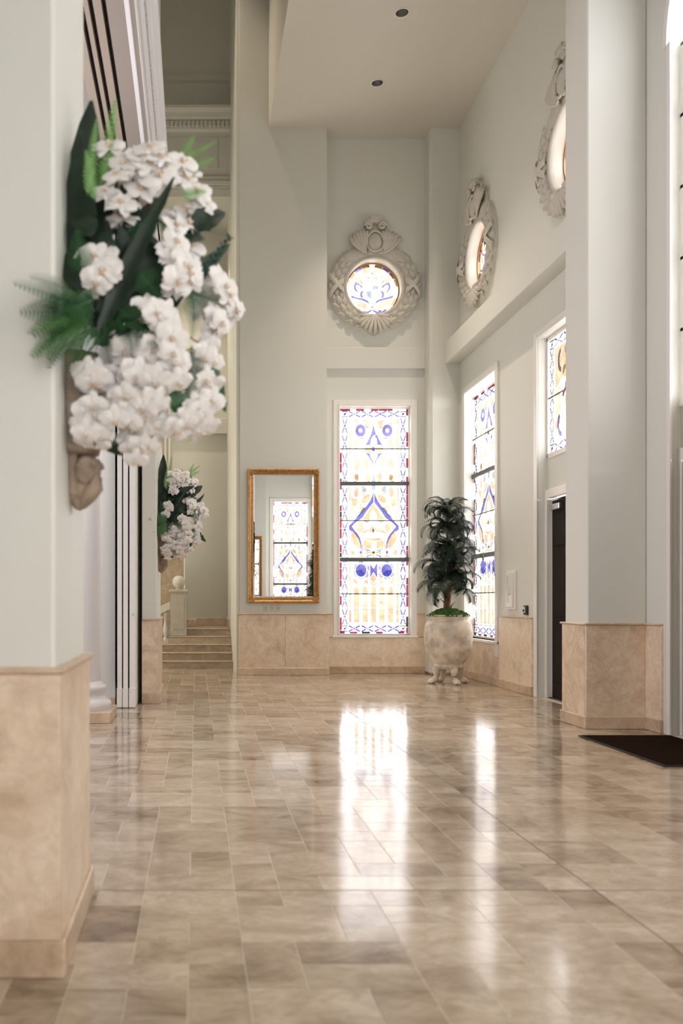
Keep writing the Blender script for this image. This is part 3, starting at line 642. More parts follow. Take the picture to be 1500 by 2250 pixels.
# arched window of the middle bay
def build_arch(name):
    e = struct(empty(name, (4.885, 8.41, 3.33), (0, 0, -PI/2))); w, h = 2.60, 3.56; u = .01
    G = Glass(w/u, (h+1.3)/u); H = G.h
    for k in range(12):
        y = H - 30 - 28*k; G.both([(1, y), (6, y), (6, y-20), (1, y-20)], 'gr' if k % 3 else 'gk'); G.both([(10, y), (22, y-10), (10, y-20)], 'gl'); G.both([(28, y), (52, y-6), (50, y-22), (28, y-20)], 'gp')
    for k in range(5): G.pane([(70, H-20-60*k), (190, H-20-60*k), (180, H-62-60*k), (80, H-62-60*k)], ('ga', 'gs', 'gp')[k % 3])
    ys = [H-356+71.2*k for k in range(6)]
    base = [([(x0, ys[i]), (x1, ys[i]), (x1, ys[i+1]), (x0, ys[i+1])], 'gc', 0) for i in range(5) for x0, x1 in ((0, 65), (65, 130), (130, 195), (195, 260))]
    top = [(130 + 130*math.cos(t), H-356-130*math.sin(t)) for t in [PI*k/12 for k in range(13)]]
    base += [([(130, H-356), top[k], top[k+1]], 'gc', 0) for k in range(12)]
    G.emit(e, u, 1.0, base, .012)
    for k in range(1, 6): MB().cbox(0, w, -.05, -.012, .712*k-.02, .712*k+.02, .004).build('glazing_bar', M['bar'], e)
    for x in (0, w-.05): MB().cbox(x, x+.05, -.05, .05, 0, h, .005).build('window_frame', M['trim'], e)
    MB().cbox(0, w, -.06, .05, -.05, .04, .005).build('window_frame', M['trim'], e)
build_arch('window_7')

# unseen glazing: side bays by symmetry; front, hall and chapel openings added for light
def build_plain(name, loc, rot, w, h, nx, nz, g):
    e = struct(empty(name, loc, rot))
    for i in range(nx):
        for k in range(nz): MB().box(w/nx*i, w/nx*(i+1), -.006, 0, h/nz*k, h/nz*(k+1)).build('pane', M[g], e)
    for i in range(nx+1): MB().box(w/nx*i-.03, w/nx*i+.03, -.05, .03, 0, h).build('mullion', M['trim'], e)
    for k in range(nz+1): MB().box(0, w, -.05, .03, h/nz*k-.03, h/nz*k+.03).build('transom', M['trim'], e)
build_plain('window_4', (4.87, 1.0, .70), (0, 0, -PI/2), 1.5, 4.25, 2, 4, 'gn'); build_plain('window_6', (4.87, 4.67, 3.30), (0, 0, -PI/2), 2.08, 1.65, 3, 2, 'gn')
build_plain('fill_window_11', (.7, -1.66, .15), (0, 0, PI), 1.1, 3.7, 2, 3, 'gt'); build_plain('fill_window_12', (-3.2, 15.5, 5.0), (0, 0, PI/2), 1.4, 3.0, 2, 3, 'gh')
build_plain('fill_window_13', (-3.2, 15.2, 1.1), (0, 0, PI/2), 2.0, 2.6, 2, 3, 'gh'); build_plain('fill_window_14', (-5.2, 5.0, 1.6), (0, 0, PI/2), 4.0, 4.0, 3, 3, 'gv')

# ------------------------------------------------------------ doors in the bays
def build_door(name, y0, y1, dz=2.74):
    """double doors in the bay y0..y1; local x runs along the wall away from y1"""
    e = struct(empty(name, (4.86, y1, 0), (0, 0, -PI/2))); w = y1 - y0
    for x0, x1 in ((0, .07), (w-.07, w)): MB().cbox(x0, x1, -.05, .10, 0, dz+.12, .006).build('door_frame', M['trim'], e)
    MB().cbox(.07, w-.07, -.05, .10, dz, dz+.12, .006).build('door_frame', M['trim'], e)
    lw = (w - .16)/2
    MB().cbox(.0, w, -.02, .14, 0, .016, .004).build('threshold', M['dmetal'], e)
    for k in range(2):
        x = .075 + k*(lw + .01)
        lf = MB().cbox(x, x+lw, .03, .08, .01, dz-.01, .003).build('door_leaf', M['door'], e)
        for z0, z1 in ((.22, .95), (1.12, 1.95), (2.08, 2.52)):
            for a, b in ((.10, lw/2-.05), (lw/2+.05, lw-.10)):
                MB().cbox(x+a, x+b, .012, .034, z0, z1, .012).build('raised_panel', M['door'], lf)
        hb = MB(); hx = x + (lw-.07 if k == 0 else .07); hb.tube([(hx, .03, 1.02), (hx, -.03, 1.02), (hx, -.03, 1.30), (hx, .03, 1.30)], .009, 8)
        hb.build('handle', M['dmetal'], lf, 40)
        cl = MB().cbox(x+.05, x+.34, -.03, .03, dz-.17, dz-.09, .006).build('door_closer', M['metal'], lf)
        ar = MB(); ar.box(x+.10, x+.36, -.045, -.031, dz-.055, dz-.04).box(x+.34, x+.37, -.045, .02, dz-.055, dz-.04); ar.build('closer_arm', M['metal'], lf)
build_door('door_1', 9.55, 11.63); build_door('door_2', 5.8, 8.42); build_door('door_3', 2.59, 4.67)

# ------------------------------------------------------------ round windows with plaster cartouches
def build_round(name, loc, rot):
    e = struct(empty(name, loc, rot)); G = Glass(100, 100); s = 100/118.0
    q = lambda x, y: ((x - 697)/5.77*s + 50, (y - 1000)/5.77*s + 50)
    B = lambda g, *p, layer=1: G.both([q(*t) for t in p], g, layer)
    for k in range(4): G.both(ringseg((50, 50), 44, 49, -1.45 + .33*k, -1.15 + .33*k, 5, 1.0), ('ga', 'gl', 'ga', 'gp')[k])
    for k in range(3): G.both(ringseg((50, 50), 44, 49, .3 + .4*k, .65 + .4*k, 5, 1.0), ('go', 'gp', 'gp')[k])
    B('gl', (580, 960), (560, 935), (520, 905), (480, 895), (458, 940), (468, 985), (500, 1022), (520, 1022), (490, 980), (485, 945), (505, 925), (535, 940), (560, 970))
    B('gl', (588, 1005), (550, 1012), (540, 1055), (550, 1095), (588, 1098), (570, 1050)); B('gl', (425, 1060), (430, 1095), (560, 1125), (620, 1150), (665, 1178), (640, 1130), (590, 1105), (500, 1090))
    B('gl', (510, 1245), (520, 1275), (570, 1300), (640, 1300), (690, 1265), (690, 1245), (630, 1270), (560, 1262), (535, 1235))
    B('gp', (430, 1115), (560, 1140), (650, 1190), (640, 1240), (560, 1230), (470, 1180)); B('gp', (560, 690), (660, 680), (690, 740), (640, 800), (570, 780)); B('go', (615, 870), (660, 840), (680, 820), (640, 830))
    B('ga', (545, 870), (580, 880), (575, 935), (550, 910)); B('gp', (440, 850), (540, 840), (545, 890), (460, 900))
    G.pane([q(*t) for t in ((705, 940), (775, 940), (770, 985), (705, 990))], 'gs'); G.pane([q(*t) for t in ((615, 1010), (688, 1010), (688, 1115), (640, 1080))], 'gs'); G.pane([q(*t) for t in ((780, 1252), (810, 1252), (808, 1268), (782, 1268))], 'gr', 2)
    G.pane(ell(q(697, 1215), 1.6, 1.6, 8), 'gr'); G.pane(ell(q(697, 780), 1.4, 1.4, 8), 'gr')
    base = [([(50, 50)] + ell((50, 50), 50, 50, 6, 0, k*PI/3, (k+1)*PI/3), 'gw', 0) for k in range(6)]
    G.emit(e, .0098, 1.0, base, .0026)
    for o in list(e.children): o.location = (-.49, 0, -.49)
    r = MB().lathe([(.478, -.03), (.505, -.03), (.505, .03), (.478, .03), (.478, -.03)], 48, ax='y'); r.build('window_frame', M['go_frame'], e, 40)
    rv = MB().lathe([(.499, -.14), (.499, -.005)], 48, ax='y'); rv.build('reveal', M['reveal'], e, 60)
    return e
M['go_frame'] = mat('amber_wood_rim', (.35, .20, .09), .4)
build_round('window_8', (3.265, 15.60, 7.08), (0, 0, 0)); build_round('window_9', (4.87, 14.0, 7.08), (0, 0, -PI/2)); build_round('window_10', (4.87, 10.6, 7.08), (0, 0, -PI/2))

def leaf_lump():
    mb = MB(); n = 5; rows = []
    vs = []; fs = []
    for i in range(n+1):
        t = i/n; w = .042*math.sin(PI*(t*.86+.08))**.8 if i < n else .004; z = t*.17 - .085; c = .034*math.sin(PI*min(1, t*.9+.1))
        vs += [(-w, .0, z), (-w*.55, -c*.75, z), (0, -c*.45, z), (w*.55, -c*.75, z), (w, 0, z)]
    for i in range(n):
        for k in range(4): a = i*5+k; fs.append((a, a+1, a+6, a+5))
    mb.add(vs, fs); return mb.mesh('leaf', M['plaster'], 180)
def spiral(c, r, turns, sgn, n=22):
    return [(c[0] + sgn*r*(1-.82*k/n)*math.cos(2*PI*turns*k/n), c[1], c[2] + r*(1-.82*k/n)*math.sin(2*PI*turns*k/n)) for k in range(n+1)]
LEAF = leaf_lump()
def build_cartouche(loc, rot, label):
    e = tag(empty('plaster_cartouche', loc, rot), label, 'wall ornament', 'plaster cartouches around the round windows')
    MB().lathe([(.50, .0), (.50, -.05), (.515, -.075), (.535, -.08), (.55, -.065), (.565, -.06), (.58, -.06), (.62, -.075), (.70, -.09), (.78, -.075), (.835, -.04), (.85, .0)], 72, ax='y').build('ring', M['plaster'], e, 60)
    for k in range(9):                                             # wreath leaves rising from the bottom shell to the crest on both sides
        for row, rr in enumerate((.625, .705, .785)):
            for sg in (-1, 1):
                a = -PI/2 + (.38 + .235*k + (.11 if row == 1 else 0))
                if row == 1 and k == 8: continue
                x, z = rr*math.cos(a), rr*math.sin(a); d = (.066, .084, .060)[row]
                tw = R.uniform(-.25, .25) + (.5, 0, -.5)[row]
                o = link('wreath_leaf', LEAF, e, (sg*x, -d, z), (0, 0, 0), (1.12, 2.1, 1.05))
                o.rotation_euler = (Matrix.Rotation(-sg*(a + tw), 3, 'Y') @ Matrix.Rotation(.18, 3, 'X') @ Matrix.Rotation((rr-.705)*sg*5, 3, 'Z')).to_euler()
    for sg in (-1, 1):                                             # crossing ribbon bands
        for a0, a1 in ((-.18, .22), (.16, -.24)):
            vs = []; fs = []; n = 8
            for i in range(n+1):
                t = i/n; rr = .565 + .285*t; a = a0 + (a1-a0)*t + .02; dp = -.075 - .085*math.sin(PI*min(1, t*.93+.05))
                for dw in (-.055, -.03, .03, .055):
                    aa = a + dw/rr; vs.append((sg*rr*math.cos(aa), dp - (.012 if abs(dw) < .04 else 0), rr*math.sin(aa)))
            for i in range(n):
                for k in range(3): b = i*4+k; fs.append((b, b+1, b+5, b+4) if sg > 0 else (b, b+4, b+5, b+1))
            MB().add(vs, fs).build('ribbon', M['plaster'], e, 50)
    # crest: oval shield in a rolled rim, volutes, cap and fanned flutes
    sd = MB(); sd.ball((0, -.10, .79), (.135, .06, .165), None, 20, 12); sd.build('shield', M['plaster'], e, 180)
    rm = MB(); rm.tube([(.15*math.cos(t)*(1-.12*math.sin(t)), -.13, .80 + .185*math.sin(t)) for t in [2*PI*k/28 for k in range(29)]], .022, 8); rm.build('shield_rim', M['plaster'], e, 180)
    for sg in (-1, 1):
        v = MB(); v.tube(spiral((sg*.125, -.14, 1.075), .07, 1.6, sg), [.026]*16 + [.022]*4 + [.02]*3, 7); v.build('volute', M['plaster'], e, 180)
        v = MB(); v.tube(spiral((sg*.09, -.13, .605), .045, 1.4, -sg), .016, 6); v.build('volute', M['plaster'], e, 180)
        for k in range(6):
            t = k/5; a = math.radians(12 + 62*t); L = .50 - .10*t; f = MB()
            p0 = Vector((sg*(.10 + .01*k), -.09, .575 + .012*k)); pts = []; rad = []
            for i in range(8):
                q = i/7; aa = a + .55*q*(1-t*.4); pts.append((p0.x + sg*L*q*math.cos(aa), -.075 - .06*math.sin(PI*min(1, q*.8+.1)), p0.z + L*q*math.sin(aa)*.95)); rad.append(.012 + .036*q**.7 if i < 7 else .012)
            f.tube(pts, rad, 8, flat=.8, up=(0, 1, 0)); f.build('flute', M['plaster'], e, 180)
        f = MB(); f.tube([(sg*.17, -.10, .66), (sg*.20, -.11, .82), (sg*.22, -.10, .98), (sg*.17, -.09, 1.10)], [.025, .045, .04, .02], 8); f.build('side_scroll', M['plaster'], e, 180)
    cp = MB(); cp.tube([(-.19, -.09, 1.10), (-.12, -.10, 1.17), (0, -.11, 1.19), (.12, -.10, 1.17), (.19, -.09, 1.10)], [.03, .05, .055, .05, .03], 8, flat=1.2); cp.box(-.10, .10, -.17, 0, 1.19, 1.235); cp.build('crest_cap', M['plaster'], e, 40)
    bk = MB().prism([(-.21, .6), (.21, .6), (.24, 1.0), (.16, 1.17), (-.16, 1.17), (-.24, 1.0)], 'y', -.07, 0); bk.build('backing', M['plaster'], e)
    MB().prism([(-.52, .55), (-.30, .55), (.30, .55), (.52, .55), (.42, .86), (.24, 1.0), (-.24, 1.0), (-.42, .86)], 'y', -.05, 0).build('backing', M['plaster'], e)
    # bottom shell
    for k in range(9):
        t = (k-4)/4; a = -PI/2 + t*.98; L = .36 - .09*abs(t); f = MB(); pts = []; rad = []
        for i in range(8):
            q = i/7; pts.append((t*.05 + L*q*math.cos(a) + t*.05*q, -.08 - .055*math.sin(PI*min(1, q*.75+.15)), -.53 + L*q*math.sin(a))); rad.append(.014 + .032*q if i < 7 else .01)
        f.tube(pts, rad, 8, flat=.8, up=(0, 1, 0)); f.build('shell_flute', M['plaster'], e, 180)
    for sg in (-1, 1):
        b = MB(); b.tube([(sg*.27, -.10, -.53), (sg*.20, -.125, -.565), (sg*.11, -.125, -.56), (sg*.05, -.11, -.535)], [.02, .04, .04, .02], 8); b.build('shell_roll', M['plaster'], e, 180)
    MB().prism([(-.34, -.66), (.34, -.66), (.16, -.82), (0, -.895), (-.16, -.82)], 'y', -.04, 0).build('backing', M['plaster'], e)
    return e
build_cartouche((3.265, 15.45, 7.08), (0, 0, 0), 'white plaster cartouche around the round window of the end wall, above the tall window')
build_cartouche((4.72, 14.0, 7.08), (0, 0, -PI/2), 'white plaster cartouche around a round window, in the far corner above the side wall beam')
build_cartouche((4.72, 10.6, 7.08), (0, 0, -PI/2), 'white plaster cartouche partly hidden behind the pier, above the door bay')

# ------------------------------------------------------------ gilded mirror
def build_mirror(loc, rot, label):
    e = tag(empty('wall_mirror', loc, rot), label, 'mirror'); W, H = 1.275, 2.40
    fr = [(0, -.0), (.0, -.05), (.012, -.062), (.03, -.062), (.038, -.05), (.05, -.038), (.068, -.032), (.076, -.04), (.088, -.036), (.094, -.022), (.10, -.012), (.10, 0)]
    cs = [(-W/2, 0), (W/2, 0), (W/2, H), (-W/2, H)]; dr = [(1, 1), (-1, 1), (-1, -1), (1, -1)]
    for k in range(4):
        m = MB(); vs = []
        for c in (k, (k+1) % 4):
            for d, y in fr: vs.append((cs[c][0] + dr[c][0]*d, y, cs[c][1] + dr[c][1]*d))
        n = len(fr); m.add(vs, [(i, i+n, (i+1) % n + n, (i+1) % n) for i in range(n)]); m.build('frame_rail', M['gold'], e, 35)
    # mirror plate with a slight bow and a bevelled margin
    b = .03; x0, x1, z0, z1 = -W/2+.092, W/2-.092, .092, H-.092; N = 16; m = MB(); vs = []; fs = []
    bow = lambda x, z: -.0165 - (z-H/2)**2/(2*185.0) - .0073*x
    for j in range(N+1):
        for i in range(9):
            x = x0+b + (x1-x0-2*b)*i/8; z = z0+b + (z1-z0-2*b)*j/N; vs.append((x, bow(x, z), z))
    for j in range(N):
        for i in range(8): a = j*9+i; fs.append((a, a+1, a+10, a+9))
    m.add(vs, fs); m.build('mirror_plate', M['mirror'], e, 180)
    q = MB(); yb = -.0125
    o = [(x0, yb, z0), (x1, yb, z0), (x1, yb, z1), (x0, yb, z1)]; i_ = [(x0+b, -.0185, z0+b), (x1-b, -.0185, z0+b), (x1-b, -.0185, z1-b), (x0+b, -.0185, z1-b)]
    q.add(o + i_, [(k, (k+1) % 4, 4+(k+1) % 4, 4+k) for k in range(4)]); q.build('bevelled_margin', M['mirror'], e)
    MB().box(-W/2+.03, W/2-.03, -.010, 0, .03, H-.03).build('backing_board', M['gold'], e)
    bd = MB(); rr = random.Random(3); step = .024
    for k in range(int(W/step)):
        for z in (.018, H-.018): bd.ball((-W/2 + step*(k+.5), -.060, z), (.0105, .008, .013), Euler((0, .5, 0)), 6, 4)
    for k in range(int(H/step)):
        for x in (-W/2+.018, W/2-.018): bd.ball((x, -.060, step*(k+.5)), (.013, .008, .0105), Euler((0, .5, 0)), 6, 4)
    stuff(bd.build('carved_beading', M['gold'], e, 180))
    for (x, z), (sx, sz) in zip(cs, dr):
        c = MB()
        for a in (.15, .5, .785, 1.07, 1.42):
            L = .085; c.ball((x + sx*(.035 + L*.5*math.cos(a)), -.052, z + sz*(.035 + L*.5*math.sin(a))), (.05, .012, .012), Euler((0, -a*sx*sz, 0)), 8, 5)
        c.ball((x + sx*.035, -.06, z + sz*.035), .022, None, 8, 6); c.build('corner_leaf', M['gold'], e, 180)
    return e
mz = 1.35 - 7*15.05/1850
build_mirror((1.571, YP, 1.293), (0, 0, 0), 'tall mirror in a carved gilded frame on the far wall, reflecting stained glass')
build_mirror((1.571, -.88, 1.293), (0, 0, PI), 'second gilded mirror on the opposite wall, seen only inside the first mirror')

# ------------------------------------------------------------ small wall fittings
for k, (px, lab) in enumerate(((583.5, 'leftmost of the three light switches under the gilded mirror'), (597.5, 'middle one of the three light switches under the gilded mirror'), (611, 'rightmost of the three light switches under the gilded mirror'))):
    s = tag(empty('light_switch', ((px-CX)*YP/F, YP, 1.145)), lab, 'light switch', 'light switches under the mirror')
    MB().cbox(-.036, .036, -.009, 0, 0, .116, .003).build('plate', M['plate'], s); MB().box(-.006, .006, -.010, -.008, .044, .072).build('slot', M['black'], s)
    MB().prism([(-.009, .05), (-.020, .064), (-.009, .066)], 'x', -.004, .004).build('toggle', M['plate'], s)
fc = tag(empty('extinguisher_cabinet', (4.72, 12.55, 1.205), (0, 0, -PI/2)), 'white wall cabinet with a narrow glass strip and small handle, between window and door', 'cabinet')
MB().cbox(-.17, .17, -.030, 0, 0, .58, .005).build('rim', M['trim'], fc); MB().cbox(-.13, .13, -.058, -.02, .035, .545, .005).build('door', M['trim'], fc)
MB().cbox(-.085, -.03, -.0605, -.057, .10, .50, .001).build('glass_strip', M['white'], fc)
h_ = MB(); h_.tube([(.04, -.055, .23), (.04, -.085, .23), (.04, -.085, .33), (.04, -.055, .33)], .006, 8); h_.build('handle', M['metal'], fc, 40)
cr = tag(empty('card_reader', (4.72, 11.99, 1.135), (0, 0, -PI/2)), 'small dark wall control box above the stone dado, left of the dark door', 'control box')
MB().cbox(-.045, .045, -.045, 0, 0, .135, .008).build('body', M['dmetal'], cr); MB().cbox(-.03, .03, -.050, -.044, .03, .115, .003).build('face', M['metal'], cr); MB().cbox(-.02, .0, -.062, -.049, .05, .075, .003).build('lever', M['black'], cr)
ol = tag(empty('wall_outlet', (4.695, 12.42, .33), (0, 0, -PI/2)), 'small pale outlet plate low on the stone dado of the side wall', 'outlet')
MB().cbox(-.036, .036, -.008, 0, 0, .115, .003).build('plate', M['plate'], ol)
for z in (.025, .07): MB().lathe([(0, -.011), (.015, -.011), (.016, -.007), (0, -.007)], 16, (0, 0, z+.01), ax='y').build('socket', M['plate'], ol)

# ------------------------------------------------------------ door mat
dm = tag(empty('door_mat', (4.235, 7.565, 0)), 'dark brown ribbed entrance mat on the polished floor by the near door', 'mat')
MB().cbox(-.455, .455, -.765, .765, 0.001, .012, .004).build('border', M['matb'], dm)
rb = MB()
for k in range(58): rb.box(-.43, .43, -.74 + .0257*k, -.725 + .0257*k, .010, .0165)
stuff(rb.build('ribs', M['mat'], dm)); MB().box(-.435, .435, -.745, .745, .011, .0135).build('pile', M['mat'], dm)

# ------------------------------------------------------------ stone planter on lion feet, and the palm in it
KZ = .001573
def build_planter(loc, label):
    e = tag(empty('planter', loc), label, 'planter', 'footed stone planters')
    yr_ = [(1440, 150), (1428, 186), (1415, 196), (1415, 205), (1428, 209), (1440, 204), (1455, 196), (1470, 188), (1482, 192), (1494, 214), (1515, 228), (1550, 236), (1600, 241), (1640, 242), (1700, 239), (1750, 231), (1800, 217), (1850, 196), (1890, 172), (1915, 150), (1922, 146)]
    MB().lathe([(0, (2120-1440)*KZ)] + [(r*KZ, (2120-y)*KZ) for y, r in yr_], 56).build('bowl', M['pot'], e, 50)
    g = MB(); g.lathe([(r*KZ, (2120-y)*KZ) for y, r in ((1918, 120), (1918, 150), (1928, 158), (1945, 156), (1962, 146), (1972, 130), (1972, 60), (1972, 0))], 56)
    for k in range(40):
        a = 2*PI*k/40; g.ball((.238*math.cos(a), .238*math.sin(a), .275), (.014, .014, .026), None, 6, 5)
    g.build('collar', M['pot'], e, 60)
    for k in range(4):
        a = math.radians(-80 + 90*k); d = Vector((math.cos(a), math.sin(a), 0)); n = Vector((-d.y, d.x, 0)); lg = MB()
        lg.tube([d*.19 + Vector((0,0,.26)), d*.205 + Vector((0,0,.20)), d*.20 + Vector((0,0,.14)), d*.215 + Vector((0,0,.085)), d*.25 + Vector((0,0,.05))], [.070, .062, .052, .048, .050], 10)
        lg.ball(d*.265 + Vector((0,0,.045)), (.075, .060, .045), Euler((0, 0, a)), 12, 8)
        for q in (-1.5, -.5, .5, 1.5): lg.ball(d*(.325 - .008*abs(q)) + n*(.026*q) + Vector((0,0,.026)), (.036, .016, .026), Euler((0, 0, a)), 8, 6)
        for q in (-1, 0, 1): lg.ball(d*.235 + n*(.028*q) + Vector((0,0,.205)), (.022, .014, .05), Euler((0, .3, a)), 8, 6)
        lg.build('leg', M['pot'], e, 180)
    return e
def frond_mesh(L, droop, seed, n=54):
    r = random.Random(seed); mb = MB(); pts = []; th = math.radians(70); p = Vector((0,0,0)); st = L/22
    for i in range(23):
        pts.append(p.copy()); p = p + Vector((math.cos(th), 0, math.sin(th)))*st; th -= droop*(.3 + i/14)/22*2.2
    mb.tube(pts, [.005*(1-i/26) for i in range(23)], 4)
    for k in range(n):
        t = .14 + .86*k/n; i = min(21, int(t*22)); c = pts[i].lerp(pts[i+1], t*22-i); d = (pts[i+1]-pts[i]).normalized()
        ll = .26*math.sin(PI*min(1, t*.80+.16))**.7*r.uniform(.85, 1.1)*L/.62
        for sg in (-1, 1):
            out = (d*.75 + Vector((0, sg, 0))*1.0 + Vector((0,0,.18))).normalized(); w = Vector((0,0,1)).cross(out).normalized()*.0040
            a = c; b1 = c + out*ll*.5; e1 = c + out*ll*.92 + Vector((0,0,-.34*ll)) + d*.04*ll
            mb.add([a - w*.5, a + w*.5, b1 + w, b1 - w, e1], [(0, 1, 2, 3), (3, 2, 4)])
    return mb.mesh('frond', M['palm'], 180)
FR = [frond_mesh(.62, 1.15, 1), frond_mesh(.56, 1.5, 2), frond_mesh(.66, .85, 3), frond_mesh(.50, 1.7, 4)]
def build_palm(loc, label, seed=4):
    r = random.Random(seed); e = tag(empty('palm_tree', loc), label, 'palm', 'palms growing in the stone planters')
    ms = MB(); n = 20
    ms.add([(.34*q*math.cos(2*PI*k/n)*(1+.03*math.sin(k*2.7)), .34*q*math.sin(2*PI*k/n)*(1+.03*math.sin(k*1.9)), .125*(1-q**2.2)*(1+.12*math.sin(k*1.7+q*9))) for q in (.15, .35, .55, .75, .9, 1.0) for k in range(n)] + [(0, 0, .13)],
           [(j*n+k, (j+1)*n+k, (j+1)*n+(k+1) % n, j*n+(k+1) % n) for j in range(5) for k in range(n)] + [(120, k, (k+1) % n) for k in range(n)])
    for k in range(240):
        a = r.uniform(0, 2*PI); q = math.sqrt(r.random())*.33; h = .125*(1-(q/.34)**2.2); s = r.uniform(.010, .024); ms.ball((q*math.cos(a), q*math.sin(a), h), (s, s, s*.8), None, 5, 4)
    stuff(ms.build('moss', M['moss'], e, 180))
    tr = MB(); tp = [(-.02, 0, .08), (-.018, 0, .2), (-.01, .0, .3), (.0, 0, .42), (.015, .01, .6), (.02, .01, .8)]; tr.tube(tp, [.062, .056, .06, .052, .04, .03], 10); tr.build('trunk', M['trunk'], e, 180)
    for k in range(11):
        a = k*2.4; z = .13 + .05*k; b = MB(); o = Vector((.045*math.cos(a) - .01, .045*math.sin(a), z)); b.tube([o, o + Vector((.03*math.cos(a), .03*math.sin(a), .06)), o + Vector((.085*math.cos(a), .085*math.sin(a), .10))], [.020, .014, .005], 6, flat=.5); b.build('leaf_base', M['trunk'], e, 180)
    stems = [((.0, .0), .58), ((-.07, .03), .86), ((.07, -.02), 1.18), ((.0, .05), 1.5), ((-.03, -.04), 1.70)]
    for k, ((x, y), h) in enumerate(stems):
        s = MB(); s.tube([(0, 0, .35), (x*.6, y*.6, .35 + (h-.35)*.5), (x, y, h)], [.028, .022, .016], 7); s.build('stem', M['trunk'], e, 180)
    for k in range(140):
        j = k % 5; (x, y), h = stems[j]; a = k*2.39996 + r.uniform(-.3, .3); m = FR[k % 4]; top = h > 1.6
        tilt = r.uniform(-.1, 1.0) if not top else r.uniform(-.45, .5)
        s = r.uniform(.72, 1.0)*(1.0 if h < 1.4 else .88)
        o = link('frond', m, e, (x, y, h - r.uniform(0, .22)))
        o.rotation_euler = (Matrix.Rotation(a, 3, 'Z') @ Matrix.Rotation(tilt, 3, 'Y') @ Matrix.Rotation(r.uniform(-.3, .3), 3, 'X')).to_euler(); o.scale = (s, s, s)
    return e
build_planter((4.09, 13.65, 0), 'large weathered stone urn planter on four lion feet, in the corner by the windows')
build_palm((4.09, 13.65, 1.085), 'dark green feathery palm rising from moss in the corner stone urn')
build_planter((4.09, .57, 0), 'matching stone urn planter at the opposite end, seen only in the mirror')
build_palm((4.09, .57, 1.085), 'matching palm at the opposite end, seen only in the mirror', 9)

# ------------------------------------------------------------ orchid arrangements in carved wall brackets
def orchid_mesh(seed):
    r = random.Random(seed); mb = MB()
    def petal(ang, L, W, lift, cup, m=0, base=.004):
        n = 4; vs = []; ca, sa = math.cos(ang), math.sin(ang)
        for i in range(n+1):
            t = i/n; w = W*math.sin(PI*min(.93, t*.80+.12))**.75*.5; d = base + L*t
            for k in (-1, -.5, 0, .5, 1):
                u = k*w; z = lift*t - cup*(k*k)*.012 + .004*math.sin(t*5+k*3+seed) - .010*t*t
                vs.append((ca*d - sa*u, sa*d + ca*u, z))
        mb.add(vs, [(i*5+k, i*5+k+1, (i+1)*5+k+1, (i+1)*5+k) for i in range(n) for k in range(4)], m)
    for a in (PI/2, PI/2+2.3, PI/2-2.3): petal(a + r.uniform(-.08, .08), .052, .040, -.004 + r.uniform(-.005, .005), .3)
    for a in (.12, PI-.12): petal(a + r.uniform(-.1, .1), .056, .066, .008 + r.uniform(-.004, .006), .5)
    mb.ball((0, .002, .010), (.006, .006, .009), None, 6, 5); 
    mb.ball((0, -.012, .010), (.006, .009, .005), Euler((.5, 0, 0)), 6, 4, 1); mb.ball((-.010, -.006, .012), (.004, .005, .006), None, 5, 4, 1); mb.ball((.010, -.006, .012), (.004, .005, .006), None, 5, 4, 1)
    return mb.mesh('orchid', [M['petal'], M['lip']], 180)
ORC = [orchid_mesh(s) for s in range(4)]
def blade(name, L, W, m, bend=.3, wav=0.0, n=9, tip=.7):
    mb = MB(); vs = []
    for i in range(n+1):
        t = i/n; w = W*.5*(math.sin(PI*(t**tip*.97+.02))**.8) + .001; x = L*t; z = -bend*L*t*t
        for k in (-1, -.5, 0, .5, 1): vs.append((x, k*w*(1 + wav*math.sin(i*2.6)*abs(k)), z + abs(k)*w*.28 + wav*.02*math.sin(i*1.7+k)))
    mb.add(vs, [(i*5+k, i*5+k+1, (i+1)*5+k+1, (i+1)*5+k) for i in range(n) for k in range(4)]); return mb.mesh(name, m, 180)
def fern(name, L, W, m, bend=.5, n=20):
    mb = MB(); pts = [Vector((L*i/n, 0, -bend*L*(i/n)**2*.6)) for i in range(n+1)]; mb.tube(pts, [.003*(1-i/(n+3)) for i in range(n+1)], 4)
    for i in range(1, n):
        t = i/n; ll = W*.5*(1-t)**.6*min(1, .35+t*4); c = pts[i]
        for sg in (-1, 1):
            d = Vector((.55, sg, -.12)).normalized(); s = Vector((1, -sg*.5, 0)).normalized(); pr = []; q = 5
            up, dn = [], []
            for j in range(q):                                    # toothed leaflet
                a = j/q; w = .0062*(1-a*.75)*L/.3
                up += [c + d*(ll*a) + s*w*.45, c + d*(ll*(a+.6/q)) + s*w]; dn += [c + d*(ll*a) - s*w*.45, c + d*(ll*(a+.6/q)) - s*w]
            pr = up + [c + d*ll] + dn[::-1]; mb.add(pr, [tuple(range(len(pr)))])
    return mb.mesh(name, m, None)
def euca(name, L, m):
    mb = MB(); mb.tube([(L*i/6, 0, .01*math.sin(i)) for i in range(7)], .003, 5); r = random.Random(2)
    for k in range(40):
        t = .1 + .9*k/40; a = k*2.4; d = Vector((.6, math.cos(a), math.sin(a))).normalized(); c = Vector((L*t, 0, 0)); s = d.cross(Vector((1, 0, 0))).normalized()*.011; l = .036*(1.1-.4*t)
        mb.add([c, c + d*l*.5 + s, c + d*l, c + d*l*.5 - s], [(0, 1, 2, 3)])
    return mb.mesh(name, m, None)
BIG = blade('broad_leaf', .82, .21, M['leafd'], .05, .05); SWORD = blade('strap_leaf', .62, .075, M['leafd'], .12, .12, 12)
LM = blade('leaf', .30, .12, M['leafd'], .35, .08); LG = blade('leaf', .24, .07, M['leafg'], .2, .15); LF = blade('leaf', .22, .09, M['leafm'], .5, .2)
